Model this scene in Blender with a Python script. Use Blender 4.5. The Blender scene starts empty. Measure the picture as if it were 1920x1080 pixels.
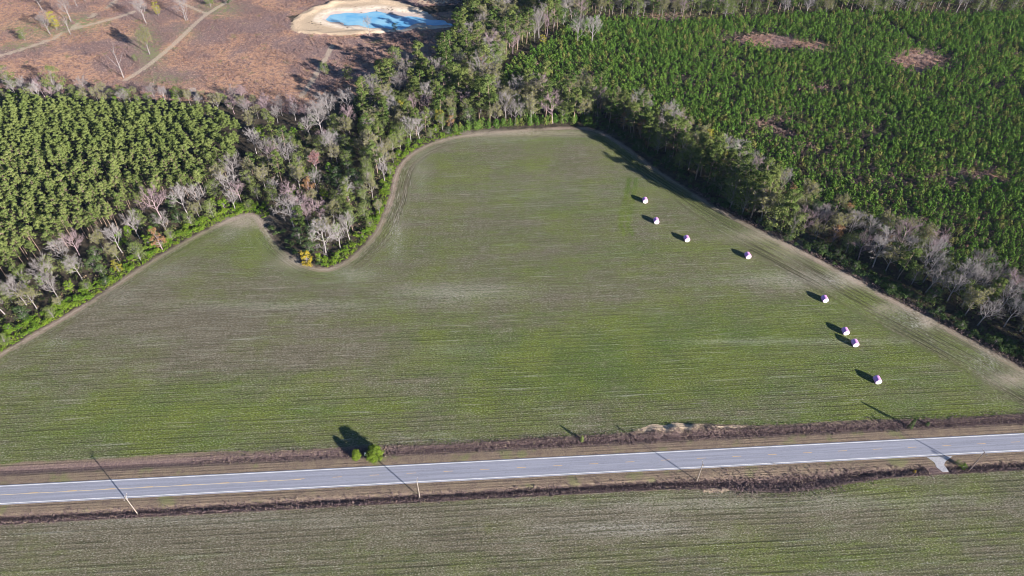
import bpy, math, random
import numpy as np
from mathutils import Vector, Matrix
R = math.radians
rng = np.random.default_rng(11)
random.seed(5)
SC = bpy.context.scene
COL = SC.collection

# ------------------------------------------------------------------ camera, sky, sun, exposure
CAM_H, PITCH, F = 200.0, R(43.3), 1280.0 / 1920.0
cam_d = bpy.data.cameras.new('camera')
cam_d.sensor_width = 36.0
cam_d.lens = 36.0 * F
cam_d.clip_start = 1.0
cam_d.clip_end = 12000.0
cam = bpy.data.objects.new('camera', cam_d)
COL.objects.link(cam)
cam.location = (0, 0, CAM_H)
cam.rotation_euler = (math.pi / 2 - PITCH, 0, 0)
SC.camera = cam
SUN_AZ, SUN_EL = R(-41.5), R(17.0)
world = bpy.data.worlds.new("World")
SC.world = world
world.use_nodes = True
wn = world.node_tree
wn.nodes.clear()
sky = wn.nodes.new('ShaderNodeTexSky')
sky.sky_type = 'NISHITA'
sky.sun_disc = False
sky.sun_elevation = SUN_EL
sky.sun_rotation = math.pi / 2 - SUN_AZ
sky.air_density = 0.7
sky.dust_density = 0.0
sky.ozone_density = 4.0
bg = wn.nodes.new('ShaderNodeBackground')
bg.inputs['Strength'].default_value = 0.05
wo = wn.nodes.new('ShaderNodeOutputWorld')
wn.links.new(sky.outputs[0], bg.inputs[0])
wn.links.new(bg.outputs[0], wo.inputs[0])
sun_d = bpy.data.lights.new('sun', 'SUN')
sun_d.energy = 5.0
sun_d.angle = R(0.5)
sun_d.color = (1.0, 0.945, 0.885)
sun = bpy.data.objects.new('sun', sun_d)
COL.objects.link(sun)
to_sun = Vector((math.cos(SUN_AZ) * math.cos(SUN_EL), math.sin(SUN_AZ) * math.cos(SUN_EL), math.sin(SUN_EL)))
sun.rotation_euler = to_sun.to_track_quat('Z', 'Y').to_euler()
sun.location = (200, -200, 300)
SC.view_settings.view_transform = 'Standard'
SC.view_settings.look = 'None'
SC.view_settings.gamma = 1.0
SC.view_settings.exposure = 1.6
SC.render.engine = 'CYCLES'
SC.cycles.max_bounces = 4
SC.cycles.diffuse_bounces = 1
SC.cycles.glossy_bounces = 2
SC.cycles.transmission_bounces = 2
SC.cycles.transparent_max_bounces = 4
SC.cycles.use_adaptive_sampling = True
SC.cycles.filter_width = 1.0

# ------------------------------------------------------------------ survey of the photograph: pixel -> point at height z
def at(x, y, z=0.0):
    u, v = (x - 960) / 1280.0, (y - 540) / 1280.0
    d = (u, math.cos(PITCH) - v * math.sin(PITCH), -math.sin(PITCH) - v * math.cos(PITCH))
    k = (CAM_H - z) / -d[2]
    return np.array([d[0] * k, d[1] * k])
def P(pts, z=0.0):
    return np.array([at(x, y, z) for x, y in pts])
def pix(p, z=0.0):
    x, y, zz = p[0], p[1], z - CAM_H
    d = y * math.cos(PITCH) - zz * math.sin(PITCH)
    up = y * math.sin(PITCH) + zz * math.cos(PITCH)
    return 960 + 1280 * x / d, 540 - 1280 * up / d, d
RO = np.array([-167.27, 117.98])
RA = R(3.37)
RU = np.array([math.cos(RA), math.sin(RA)])
RV = np.array([-math.sin(RA), math.cos(RA)])
def uv2xy(u, v): return RO + u * RU + v * RV
def xy2uv(p):
    d = np.asarray(p) - RO
    return d @ RU, d @ RV

def seg_dist(px, py, poly, closed=True):
    best = np.full(px.shape, 1e9)
    n = len(poly)
    for i in range(n if closed else n - 1):
        a, b = poly[i], poly[(i + 1) % n]
        dx, dy = b - a
        L = dx * dx + dy * dy + 1e-9
        t = np.clip(((px - a[0]) * dx + (py - a[1]) * dy) / L, 0, 1)
        best = np.minimum(best, np.hypot(px - a[0] - t * dx, py - a[1] - t * dy))
    return best
def inside(px, py, poly):
    c = np.zeros(np.shape(px), bool)
    n = len(poly)
    j = n - 1
    for i in range(n):
        xi, yi = poly[i]
        xj, yj = poly[j]
        if yi != yj:
            c ^= ((yi > py) != (yj > py)) & (px < (xj - xi) * (py - yi) / (yj - yi) + xi)
        j = i
    return c
def sdist(px, py, poly):
    d = seg_dist(px, py, poly)
    return np.where(inside(px, py, poly), d, -d)
def smooth(pts, n=4):
    pts = np.asarray(pts, float)
    out = []
    for i in range(len(pts) - 1):
        p0, p1, p2, p3 = pts[max(i - 1, 0)], pts[i], pts[i + 1], pts[min(i + 2, len(pts) - 1)]
        for k in range(n):
            t = k / n
            out.append(.5 * ((2 * p1) + (-p0 + p2) * t + (2 * p0 - 5 * p1 + 4 * p2 - p3) * t * t + (-p0 + 3 * p1 - 3 * p2 + p3) * t ** 3))
    out.append(pts[-1])
    return np.array(out)
def sstep(a, b, x):
    t = np.clip((x - a) / (b - a), 0, 1)
    return t * t * (3 - 2 * t)

BORDER_PX = [(-420, 930), (-200, 780), (0, 665), (60, 630), (150, 578), (240, 519), (300, 480), (360, 446), (420, 416), (460, 402),
    (483, 406), (497, 428), (520, 460), (550, 485), (580, 500), (615, 504), (648, 490), (672, 470), (692, 450), (708, 428),
    (720, 400), (731, 370), (738, 340), (748, 312), (768, 290), (802, 271), (850, 257), (920, 249), (1000, 243), (1060, 240),
    (1105, 242), (1140, 255), (1185, 284), (1230, 318), (1290, 357), (1350, 395), (1420, 432), (1500, 472), (1560, 503),
    (1640, 546), (1700, 577), (1780, 618), (1850, 655), (1920, 694), (2060, 770), (2200, 850)]
BORDER = smooth(P(BORDER_PX))
def v_north(u):  # southern edge of the big field, with small wobble
    return 8.3 + .6 * np.sin(u * .031) + .35 * np.sin(u * .11 + 1) + 1.6 * np.exp(-((u - 228) / 16) ** 2)
FIELD = np.vstack([BORDER, [uv2xy(480, 8.3)], [uv2xy(-160, 8.3)]])
SCRUB = P([(-200, 175), (0, 165), (200, 185), (400, 190), (560, 215), (640, 185), (720, 165), (800, 140), (850, 100), (870, 60), (860, 20), (560, 60), (540, 30), (860, 10), (880, -60), (0, -120), (-300, -60)])
BANK = smooth(P([(541, 49), (552, 34), (580, 17), (620, 5), (680, -2), (735, 2), (775, 12), (800, 24), (822, 36), (862, 46), (835, 54), (795, 58), (755, 61), (717, 63), (655, 66), (592, 66), (552, 60), (541, 49)]))
POND = smooth(P([(610, 35), (617, 28), (632, 23), (665, 23), (705, 19), (726, 22), (767, 27), (800, 32), (862, 43), (830, 47), (800, 45), (778, 45), (768, 50), (755, 54), (730, 54), (717, 52), (695, 50), (665, 46), (632, 42), (610, 35)]), 3)
TRACKS = [smooth(P(q)) for q in (
    [(-80, 122), (0, 106), (60, 88), (105, 72), (130, 58), (170, 47), (230, 30), (250, 22)],
    [(130, 58), (160, 38), (200, 14), (225, -5)],
    [(235, 150), (270, 128), (320, 88), (350, 60), (380, 32), (410, 12), (450, -10)],
    [(330, 0), (390, 27)],
    [(565, 180), (585, 150), (600, 125), (612, 105), (622, 85)],
    [(870, 10), (980, 12), (1100, 6), (1250, 2), (1400, 2)])]

# ------------------------------------------------------------------ object helpers
def tag(o, label=None, cat=None, group=None, kind=None):
    if label: o['label'] = label
    if cat: o['category'] = cat
    if group: o['group'] = group
    if kind: o['kind'] = kind
    return o
def mesh_np(name, V, faces, mats, fmat=None, smooth_=False):
    """faces: list of (M,k) int arrays"""
    me = bpy.data.meshes.new(name)
    V = np.asarray(V, np.float32)
    me.vertices.add(len(V))
    me.vertices.foreach_set('co', V.ravel())
    loops = np.concatenate([f.ravel() for f in faces]).astype(np.int32)
    tot = np.concatenate([np.full(len(f), f.shape[1]) for f in faces]).astype(np.int32)
    st = np.concatenate([[0], np.cumsum(tot)[:-1]]).astype(np.int32)
    me.loops.add(len(loops))
    me.loops.foreach_set('vertex_index', loops)
    me.polygons.add(len(tot))
    me.polygons.foreach_set('loop_start', st)
    me.polygons.foreach_set('loop_total', tot)
    for m in mats: me.materials.append(m)
    if fmat is not None: me.polygons.foreach_set('material_index', np.asarray(fmat, np.int32))
    me.polygons.foreach_set('use_smooth', np.full(len(tot), bool(smooth_)))
    me.update(calc_edges=True)
    return me
def obj(name, me, parent=None, loc=None):
    o = bpy.data.objects.new(name, me)
    COL.objects.link(o)
    if parent: o.parent = parent
    if loc is not None: o.location = loc
    return o
def copy_tree(root, loc, rz=0.0, s=1.0, sz=None):
    r = root.copy()
    COL.objects.link(r)
    r.location = loc
    r.rotation_euler = (0, 0, rz)
    r.scale = (s, s, sz or s)
    for ch in root.children:
        c = ch.copy()
        COL.objects.link(c)
        c.parent = r
    return r
class MB:
    def __init__(s): s.v = []; s.f3 = []; s.f4 = []; s.n = 0
    def add(s, V, F):
        V = np.asarray(V, float); F = np.asarray(F, int) + s.n
        s.v.append(V); s.n += len(V)
        (s.f3 if F.shape[1] == 3 else s.f4).append(F)
    def tube(s, p0, p1, r0, r1, k=6, cap=True):
        p0, p1 = np.asarray(p0, float), np.asarray(p1, float)
        d = p1 - p0; d /= np.linalg.norm(d) + 1e-9
        a = np.cross(d, [0, 0, 1.0] if abs(d[2]) < .9 else [1.0, 0, 0]); a /= np.linalg.norm(a); b = np.cross(d, a)
        t = np.arange(k) * 2 * np.pi / k
        c = np.outer(np.cos(t), a) + np.outer(np.sin(t), b)
        V = np.vstack([p0 + c * r0, p1 + c * r1])
        i = np.arange(k); j = (i + 1) % k
        s.add(V, np.stack([i, j, j + k, i + k], 1))
        if cap and r1 > .02:
            s.add(np.vstack([p1 + c * r1, [p1]]), np.stack([i, j, np.full(k, k)], 1))
    def box(s, c, size, rz=0.0, bev=0.0):
        x, y, z = [q / 2 for q in size]
        V = np.array([(i * x, j * y, k * z) for i in (-1, 1) for j in (-1, 1) for k in (-1, 1)])
        cs, sn = math.cos(rz), math.sin(rz)
        V = np.stack([V[:, 0] * cs - V[:, 1] * sn, V[:, 0] * sn + V[:, 1] * cs, V[:, 2]], 1) + np.array(c)
        s.add(V, [[0, 1, 3, 2], [4, 6, 7, 5], [0, 4, 5, 1], [2, 3, 7, 6], [0, 2, 6, 4], [1, 5, 7, 3]])
    def mesh(s, name, mats, smooth_=False):
        fs = []
        if s.f3: fs.append(np.vstack(s.f3))
        if s.f4: fs.append(np.vstack(s.f4))
        return mesh_np(name, np.vstack(s.v), fs, mats, None, smooth_)

# ------------------------------------------------------------------ node helpers
class NT:
    def __init__(s, name):
        s.m = bpy.data.materials.new(name); s.m.use_nodes = True
        s.t = s.m.node_tree; s.t.nodes.clear()
        s.out = s.t.nodes.new('ShaderNodeOutputMaterial')
    def new(s, ty, **kw):
        n = s.t.nodes.new(ty)
        for k, v in kw.items(): setattr(n, k, v)
        return n
    def set(s, sock, v):
        if isinstance(v, bpy.types.NodeSocket): s.t.links.new(v, sock)
        elif isinstance(v, (tuple, list)) and sock.type == 'RGBA': sock.default_value = tuple(v)[:3] + (1,)
        else: sock.default_value = v
    def M(s, op, a, b=0.0, c=None, clamp=False):
        n = s.new('ShaderNodeMath', operation=op); n.use_clamp = clamp
        s.set(n.inputs[0], a); s.set(n.inputs[1], b)
        if c is not None: s.set(n.inputs[2], c)
        return n.outputs[0]
    def mix(s, f, a, b, mode='MIX'):
        n = s.new('ShaderNodeMix', data_type='RGBA', blend_type=mode)
        s.set(n.inputs['Factor'], f); s.set(n.inputs['A'], a) if False else None
        s.set(n.inputs[6], a); s.set(n.inputs[7], b)
        return n.outputs[2]
    def mapr(s, v, a, b, c=0.0, d=1.0, smooth_=True):
        n = s.new('ShaderNodeMapRange'); n.interpolation_type = 'SMOOTHSTEP' if smooth_ else 'LINEAR'
        for k, q in enumerate((v, a, b, c, d)): s.set(n.inputs[k], q)
        return n.outputs[0]
    def noise(s, vec, scale, detail=3.0, rough=.55):
        n = s.new('ShaderNodeTexNoise'); s.set(n.inputs['Vector'], vec)
        n.inputs['Scale'].default_value = scale; n.inputs['Detail'].default_value = detail; n.inputs['Roughness'].default_value = rough
        return n.outputs[0]
    def attr(s, name):
        n = s.new('ShaderNodeAttribute'); n.attribute_name = name
        return n.outputs['Fac']
    def vec(s, x, y, z=0.0):
        n = s.new('ShaderNodeCombineXYZ')
        s.set(n.inputs[0], x); s.set(n.inputs[1], y); s.set(n.inputs[2], z)
        return n.outputs[0]
    def pos(s): return s.new('ShaderNodeNewGeometry').outputs['Position']
    def surf(s, col, rough=.9, spec=.2, bump=None, bstr=.3, bdist=.1):
        b = s.new('ShaderNodeBsdfPrincipled')
        s.set(b.inputs['Base Color'], col); s.set(b.inputs['Roughness'], rough)
        b.inputs['Specular IOR Level'].default_value = spec
        if bump is not None:
            n = s.new('ShaderNodeBump'); n.inputs['Strength'].default_value = bstr; n.inputs['Distance'].default_value = bdist
            s.set(n.inputs['Height'], bump); s.t.links.new(n.outputs[0], b.inputs['Normal'])
        s.t.links.new(b.outputs[0], s.out.inputs[0])
        return s.m

def leaf_mat(name, c1, c2, c3=None, use_attr=False, trans=.15, var=.5):
    """foliage: hue drifts between c1 and c2 from tree to tree and clump to clump"""
    n = NT(name)
    r = n.attr('tint') if use_attr else n.new('ShaderNodeObjectInfo').outputs['Random']
    p = n.pos()
    f = n.M('ADD', n.M('MULTIPLY', r, 1 - var * .5), n.M('MULTIPLY', n.M('SUBTRACT', n.noise(p, .7, 2), .5), var * 2.0), clamp=True)
    col = n.mix(f, c1, c2)
    if c3:
        col = n.mix(n.mapr(n.M('FRACT', n.M('MULTIPLY', r, 7.31)), .82, .95), col, c3)
    g = n.noise(p, 4.0, 2)
    col = n.mix(n.mapr(g, .35, .7, 0, .45), col, n.mix(.5, col, (c2[0] * 1.7, c2[1] * 1.6, c2[2] * 1.5)))
    d = n.new('ShaderNodeBsdfDiffuse'); n.set(d.inputs[0], col)
    t = n.new('ShaderNodeBsdfTranslucent'); n.set(t.inputs[0], col)
    m = n.new('ShaderNodeMixShader'); m.inputs[0].default_value = trans
    n.t.links.new(d.outputs[0], m.inputs[1]); n.t.links.new(t.outputs[0], m.inputs[2])
    n.t.links.new(m.outputs[0], n.out.inputs[0])
    return n.m
def bark_mat(name, c1, c2, scale=1.2):
    n = NT(name)
    r = n.new('ShaderNodeObjectInfo').outputs['Random']
    f = n.M('ADD', n.M('MULTIPLY', r, .6), n.M('MULTIPLY', n.noise(n.pos(), scale, 3), .5), clamp=True)
    return n.surf(n.mix(f, c1, c2), .9, .1)

# ------------------------------------------------------------------ ground sheet
def ground_material():
    n = NT('ground_cover')
    p = n.pos()
    gu, gv, rc = n.attr('gu'), n.attr('gv'), n.attr('rc')
    dn, ds, green, pale = n.attr('dn'), n.attr('ds'), n.attr('green'), n.attr('pale')
    scrub, sand, track, ndist = n.attr('scrub'), n.attr('sand'), n.attr('track'), n.attr('bd')
    n1 = n.noise(p, .045, 5, .6)
    n2 = n.noise(p, .35, 4, .6)
    n3 = n.noise(p, 1.6, 3, .65)
    n4 = n.noise(p, 4.5, 2, .6)
    # --- forest floor
    floor = n.mix(n.mapr(n2, .35, .65), (.045, .036, .030), (.085, .066, .048))
    floor = n.mix(n.mapr(n3, .5, .75, 0, .6), floor, (.07, .085, .03))
    # --- clear-cut brush land
    rs = n.M('ADD', n1, n.M('MULTIPLY', n.attr('rust'), .22))
    s1 = n.mix(n.mapr(rs, .40, .60), (.25, .165, .15), (.56, .31, .18))
    s1 = n.mix(n.mapr(n2, .46, .66, 0, .8), s1, (.175, .122, .125))
    s1 = n.mix(n.mapr(n3, .52, .72, 0, .7), s1, (.54, .36, .24))
    s1 = n.mix(n.mapr(n.noise(p, .09, 4), .60, .70, 0, .75), s1, (.17, .185, .07))
    s1 = n.mix(n.mapr(n4, .50, .62, 0, .75), s1, (.10, .07, .08))
    s1 = n.mix(n.mapr(n3, .50, .36, 0, .7), s1, (.11, .078, .08))
    s1 = n.mix(n.mapr(n.noise(p, .8, 3, .6), .54, .66, 0, .7), s1, (.50, .34, .25))
    s1 = n.mix(n.M('MULTIPLY', n.attr('weedy'), n.mapr(n.M('ADD', n2, n.M('MULTIPLY', n3, .5)), .62, .82)), s1, (.20, .215, .10))
    col = n.mix(n.mapr(n.M('ADD', scrub, n.M('MULTIPLY', n.M('SUBTRACT', n2, .5), 1.6)), .40, .62), floor, s1)
    # --- roadside verges, weeds, ditch
    vg = n.mix(n.mapr(n2, .35, .65), (.22, .165, .115), (.165, .12, .095))
    vg = n.mix(n.mapr(n3, .45, .7, 0, .6), vg, (.29, .235, .16))
    vg = n.mix(n.mapr(n.noise(n.vec(n.M('MULTIPLY', gu, .05), gv), 2.0, 3), .5, .7, 0, .5), vg, (.16, .12, .09))
    vg = n.mix(n.mapr(n.noise(p, .12, 3), .55, .68, 0, .6), vg, (.17, .19, .07))
    vg = n.mix(n.mapr(n4, .48, .64, 0, .7), vg, (.09, .068, .058))
    weeds = n.mix(n.mapr(n3, .35, .7), (.11, .075, .075), (.19, .135, .12))
    vg = n.mix(n.attr('weed'), vg, weeds)
    edge_w = n.M('MULTIPLY', n.M('SUBTRACT', n2, .5), 1.6)
    road_near = n.mapr(n.M('ADD', gv, edge_w), 13.0, 8.0)   # 1 close to the road
    is_verge = n.M('MULTIPLY', n.mapr(gv, -30, -29), n.mapr(gv, 20, 19))
    col = n.mix(is_verge, col, vg)
    # --- field crop (two fields share it)
    wob = n.M('ADD', rc, n.M('MULTIPLY', n.noise(p, .25, 2), .35))
    row1 = n.M('SINE', n.M('MULTIPLY', wob, 2 * math.pi / .97))
    row2 = n.M('SINE', n.M('MULTIPLY', wob, 2 * math.pi / 1.94))
    streak = n.noise(n.vec(n.M('MULTIPLY', gu, .025), n.M('MULTIPLY', rc, .55), 3.0), 1.0, 4, .65)
    streak2 = n.noise(n.vec(n.M('MULTIPLY', gu, .012), n.M('MULTIPLY', rc, .09), 9.0), 1.0, 3, .55)
    gsum = n.M('ADD', green, n.M('ADD', n.M('MULTIPLY', n.M('SUBTRACT', n1, .5), 1.5), n.M('MULTIPLY', n.M('SUBTRACT', streak2, .5), 1.3)))
    gsum = n.M('ADD', gsum, n.M('ADD', n.M('MULTIPLY', n.M('SUBTRACT', streak, .5), 1.0), n.M('MULTIPLY', n.M('SUBTRACT', n2, .5), .8)))
    gf = n.mapr(gsum, -.1, 1.1)
    soil = n.mix(n.mapr(n2, .3, .7), (.195, .165, .118), (.150, .128, .092))
    grn = n.mix(n.mapr(n1, .35, .65), (.088, .140, .015), (.145, .178, .024))
    grn = n.mix(n.mapr(n3, .4, .7, 0, .5), grn, (.065, .11, .028))
    crop = n.mix(gf, soil, grn)
    # grain: stalks (dark) and lint (light) along the rows
    g1 = n.noise(n.vec(n.M('MULTIPLY', gu, 1.6), n.M('MULTIPLY', rc, 3.2), 0.0), 1.0, 3, .7)
    g2 = n.noise(n.vec(n.M('MULTIPLY', gu, .8), n.M('MULTIPLY', rc, 1.4), 7.0), 1.3, 3, .7)
    crop = n.mix(n.mapr(g1, .50, .36, 0, .85), crop, (.055, .05, .03))
    lint = n.M('ADD', n.mapr(g1, .53, .65, 0, .74), n.M('MULTIPLY', pale, .5))
    crop = n.mix(n.M('MULTIPLY', lint, n.mapr(g2, .35, .6, .25, 1.0)), crop, (.40, .385, .33))
    crop = n.mix(n.mapr(g2, .52, .38, 0, .75), crop, n.mix(.7, crop, (.05, .055, .025)))
    rowamt = n.M('MULTIPLY', n.attr('rowamt'), n.mapr(n.noise(n.vec(n.M('MULTIPLY', gu, .05), n.M('MULTIPLY', rc, .22), 5.0), 1.0, 3, .6), .36, .60, .12, 1.0))
    rowamt = n.M('MULTIPLY', rowamt, n.mapr(g1, .35, .55, 1.15, .55))
    crop = n.mix(n.M('MULTIPLY', n.M('ADD', n.mapr(row1, .1, .95, 0, .46), n.mapr(row2, .4, 1.0, 0, .64)), rowamt), crop, (.055, .05, .03))
    lines = n.noise(n.vec(n.M('MULTIPLY', gu, .05), n.M('MULTIPLY', rc, .95), 21.0), 1.0, 2, .5)
    crop = n.mix(n.M('MULTIPLY', n.mapr(lines, .60, .74, 0, .34), n.mapr(g1, .38, .55, .35, 1.0)), crop, (.36, .345, .28))
    crop = n.mix(n.M('MULTIPLY', n.mapr(lines, .42, .30, 0, .55), n.attr('rowamt')), crop, (.06, .062, .03))
    crop = n.mix(n.M('MULTIPLY', n.mapr(streak, .60, .74, 0, .55), n.mapr(g1, .35, .6, .3, 1.0)), crop, (.36, .345, .30))
    # --- lay the two fields in
    fn = n.mapr(n.M('ADD', dn, n.M('MULTIPLY', n.M('SUBTRACT', n2, .5), 1.4)), -.4, .5)
    fs = n.mapr(n.M('ADD', ds, n.M('MULTIPLY', n.M('SUBTRACT', n2, .5), 1.4)), -.3, .5)
    col = n.mix(n.M('MAXIMUM', fn, fs), col, crop)
    # --- worn path and headland along the wood edge
    bdn = n.M('ADD', ndist, n.M('MULTIPLY', n.M('SUBTRACT', n2, .5), 2.0))
    head = n.M('MULTIPLY', n.M('MULTIPLY', n.mapr(bdn, -1.6, -.2), n.mapr(bdn, 2.9, 1.2)), n.attr('pathw'))
    dirt = n.mix(n.mapr(n3, .35, .7), (.235, .175, .14), (.33, .255, .205))
    dirt = n.mix(n.mapr(n4, .52, .7, 0, .5), dirt, (.20, .16, .09))
    rut = n.M('SINE', n.M('MULTIPLY', ndist, 2 * math.pi / 1.9))
    dirt = n.mix(n.mapr(rut, 0, 1, 0, .45), dirt, (.42, .36, .30))
    head = n.M('MULTIPLY', head, n.mapr(n.M('ADD', n.noise(p, .09, 3), n.M('MULTIPLY', n3, .5)), .58, .80, .35, 1.0))
    col = n.mix(head, col, dirt)
    col = n.mix(n.M('MULTIPLY', n.attr('tan'), n.mapr(n.M('ADD', n3, n.M('MULTIPLY', n2, .6)), .62, .86, .25, 1.0)), col, (.35, .295, .235))
    wet = n.M('MULTIPLY', n.M('MULTIPLY', n.attr('lintband'), .8), n.M('MULTIPLY', n.mapr(n.M('ADD', g1, n.M('MULTIPLY', n2, .5)), .66, .86), n.mapr(n3, .40, .58)))
    col = n.mix(wet, col, (.46, .43, .39))
    # --- tracks and sand
    tn = n.mapr(n.M('ADD', track, n.M('MULTIPLY', n.M('SUBTRACT', n.M('ADD', n2, n.M('MULTIPLY', n3, .5)), .75), 1.5)), .35, .85, 0, .7)
    tn = n.M('MULTIPLY', tn, n.mapr(track, .02, .2))
    col = n.mix(tn, col, n.mix(n.mapr(n3, .3, .7), (.40, .31, .23), (.54, .45, .34)))
    sd = n.mix(n.mapr(n2, .35, .65), (.62, .49, .36), (.78, .66, .52))
    sd = n.mix(n.mapr(n.attr('dpond'), -11, -6), n.mix(n.mapr(n3, .4, .65), (.56, .43, .30), (.42, .31, .21)), sd)
    sd = n.mix(n.mapr(n.M('ADD', n.attr('dpond'), n.M('MULTIPLY', n2, 3)), -2.5, .5, 0, .8), sd, (.40, .33, .31))
    col = n.mix(n.mapr(n.M('ADD', sand, n.M('ADD', n.M('MULTIPLY', n.M('SUBTRACT', n2, .5), 1.3), n.M('MULTIPLY', n.M('SUBTRACT', n1, .5), 1.2))), .42, .62), col, sd)
    h = n.M('ADD', n.M('MULTIPLY', n.noise(p, 2.2, 4, .7), 1.0), n.M('MULTIPLY', n.M('MULTIPLY', n.M('ADD', row1, row2), rowamt), -.13))
    return n.surf(col, .95, .05, h, 1.0, .32)
MAT_GROUND = ground_material()

def axis(parts):
    out = [parts[0][0]]
    for a, b, s in parts:
        k = max(1, int(round((b - a) / s)))
        out += list(np.linspace(a, b, k + 1)[1:])
    return np.array(out)
UA = axis([(-4000, -1200, 700), (-1200, -500, 100), (-500, -110, 5), (-110, 470, 1.3), (470, 800, 5), (800, 1400, 100), (1400, 4200, 700)])
VA = axis([(-3000, -400, 650), (-400, -80, 16), (-80, -20, 1.2), (-20, 12, .5), (12, 265, 1.3), (265, 470, 1.9), (470, 700, 9), (700, 1500, 100), (1500, 6000, 900)])
def vground(u, v):
    """relief: road bank, ditches, gentle undulation"""
    z = np.zeros(np.broadcast(u, v).shape)
    sb = 3.2 * np.exp(-((u - 277 + 20) / 22.0) ** 2)
    vs = -11.9 - sb * .5
    z -= .9 * np.exp(-((v - vs) / (1.2 + sb * .5)) ** 2) * (1 - np.exp(-((u - 308.5) / 5.0) ** 2))
    z -= .42 * np.exp(-((v - 5.6) / 1.2) ** 2)
    z += .8 * np.exp(-((u - 228) / 15.0) ** 2 - ((v - 8.6) / 2.2) ** 2) * (1 + .5 * np.sin(u * .9))
    z -= .12 * np.exp(-((v + 3.4) / 3.9) ** 8)
    far = sstep(12, 40, np.abs(v))
    z += far * (.35 * np.sin(u * .021 + v * .013) + .25 * np.sin(v * .037 - u * .008))
    return z
uu, vv = np.meshgrid(UA, VA)
X = RO[0] + uu * RU[0] + vv * RV[0]
Y = RO[1] + uu * RU[1] + vv * RV[1]
Z = vground(uu, vv)
dpond = sdist(X, Y, POND)
dpn = dpond + 1.3 * np.sin(X * .31 + 2 * np.sin(Y * .21)) + .8 * np.sin(Y * .53)
Z -= 1.6 * sstep(-5, 6, dpn)
dbk0 = sdist(X, Y, BANK)
dbk0 = dbk0 + 1.2 * np.sin(X * .23 + 1.7 * np.sin(Y * .31)) + .9 * np.sin(Y * .47 + X * .11)
Z += (1.1 + .5 * np.sin(X * .17)) * np.exp(-((dbk0 - 3.6) / 2.6) ** 2) * sstep(-3, -8, dpond)
bd = seg_dist(X, Y, BORDER, False)
in_n = inside(X, Y, np.vstack([BORDER, [uv2xy(480, -5)], [uv2xy(-160, -5)]]))
bd = np.where(in_n, bd, -bd)
dn = np.minimum(bd, vv - v_north(uu))
sb = 3.2 * np.exp(-((uu - 257) / 22.0) ** 2)
ds = (-14.0 - sb) - vv
XP, YP, DP = pix((X, Y))
XP = np.where(DP > 20, XP, -9999)
def blob(cx, cy, rx, ry): return np.exp(-((XP - cx) / rx) ** 2 - ((YP - cy) / ry) ** 2)
green = .50 + 0 * X
for cx, cy, rx, ry, a in [(1250, 640, 420, 90, .55), (1650, 760, 260, 60, .45), (980, 700, 250, 60, .25), (200, 830, 300, 40, .3), (350, 780, 400, 50, .2), (600, 760, 300, 60, .15),
        (330, 590, 260, 70, -.45), (520, 650, 260, 60, -.30), (1130, 560, 200, 50, -.20), (1500, 530, 130, 22, -.45), (850, 560, 160, 40, -.3), (700, 680, 120, 40, -.15),
        (900, 380, 300, 90, -.05), (480, 450, 60, 30, .45), (560, 515, 60, 16, .2), (1180, 330, 40, 60, .1), (1430, 420, 120, 25, .3), (1650, 560, 120, 30, .3), (640, 520, 40, 15, .3),
        (1150, 985, 160, 20, -.5), (250, 1000, 420, 50, -.38), (900, 1000, 1200, 120, -.26), (300, 1040, 400, 50, -.12), (900, 960, 800, 14, -.30), (1600, 1030, 300, 40, .15), (900, 1040, 300, 40, .1)]:
    green = green + a * blob(cx, cy, rx, ry)
pale = np.zeros_like(X)
for cx, cy, rx, ry, a in [(860, 548, 110, 16, .9), (1480, 525, 110, 14, .8), (1160, 990, 130, 14, .9), (560, 575, 200, 10, .5), (1560, 640, 200, 5, .5), (1380, 640, 100, 5, .5), (300, 975, 400, 10, .45),
        (1300, 945, 300, 14, .5), (280, 640, 60, 10, .3), (860, 655, 60, 9, .4), (1690, 940, 200, 10, .4), (1050, 360, 200, 30, .15)]:
    pale += a * blob(cx, cy, rx, ry)
# rows: parallel to the road, bending with the bulge of the south ditch; headlands follow the wood edge
rc = vv + 1.7 * np.exp(-((uu - 257) / 20.0) ** 2) * np.exp(-np.clip(-17 - vv, 0, 99) / 9.0) * (vv < -10)
hw = 9.0 + 9.0 * sstep(1150, 1500, XP) - 3 * sstep(700, 400, XP)
HEAD = (bd > 0) & (bd < hw) & (vv > 9)
rc = np.where(HEAD, bd * 1.0, rc)
rowamt = np.where(vv < 0, 1.1, .5 + .45 * sstep(450, 720, YP))
rowamt = np.where(HEAD, np.where(XP > 1000, 2.1, .9), rowamt)
pathw = .35 + .65 * np.clip(blob(1040, 242, 260, 60) + blob(735, 360, 60, 110) + blob(1560, 540, 420, 260) + blob(100, 620, 300, 160) + blob(450, 410, 110, 30) + blob(640, 500, 60, 22), 0, 1)
tan = .9 * blob(1740, 600, 16, 16) + .9 * blob(455, 415, 42, 14) + .7 * blob(1600, 525, 28, 14) + .6 * blob(1490, 465, 36, 20) + .6 * blob(1660, 580, 30, 10) + .8 * blob(960, 250, 160, 6) + .5 * blob(1420, 445, 60, 12) + .7 * blob(550, 490, 30, 14) + .8 * blob(1900, 712, 40, 14) + .22 * np.exp(-((bd - 1.5) / 3.0) ** 2) * sstep(1300, 1450, XP)
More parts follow.
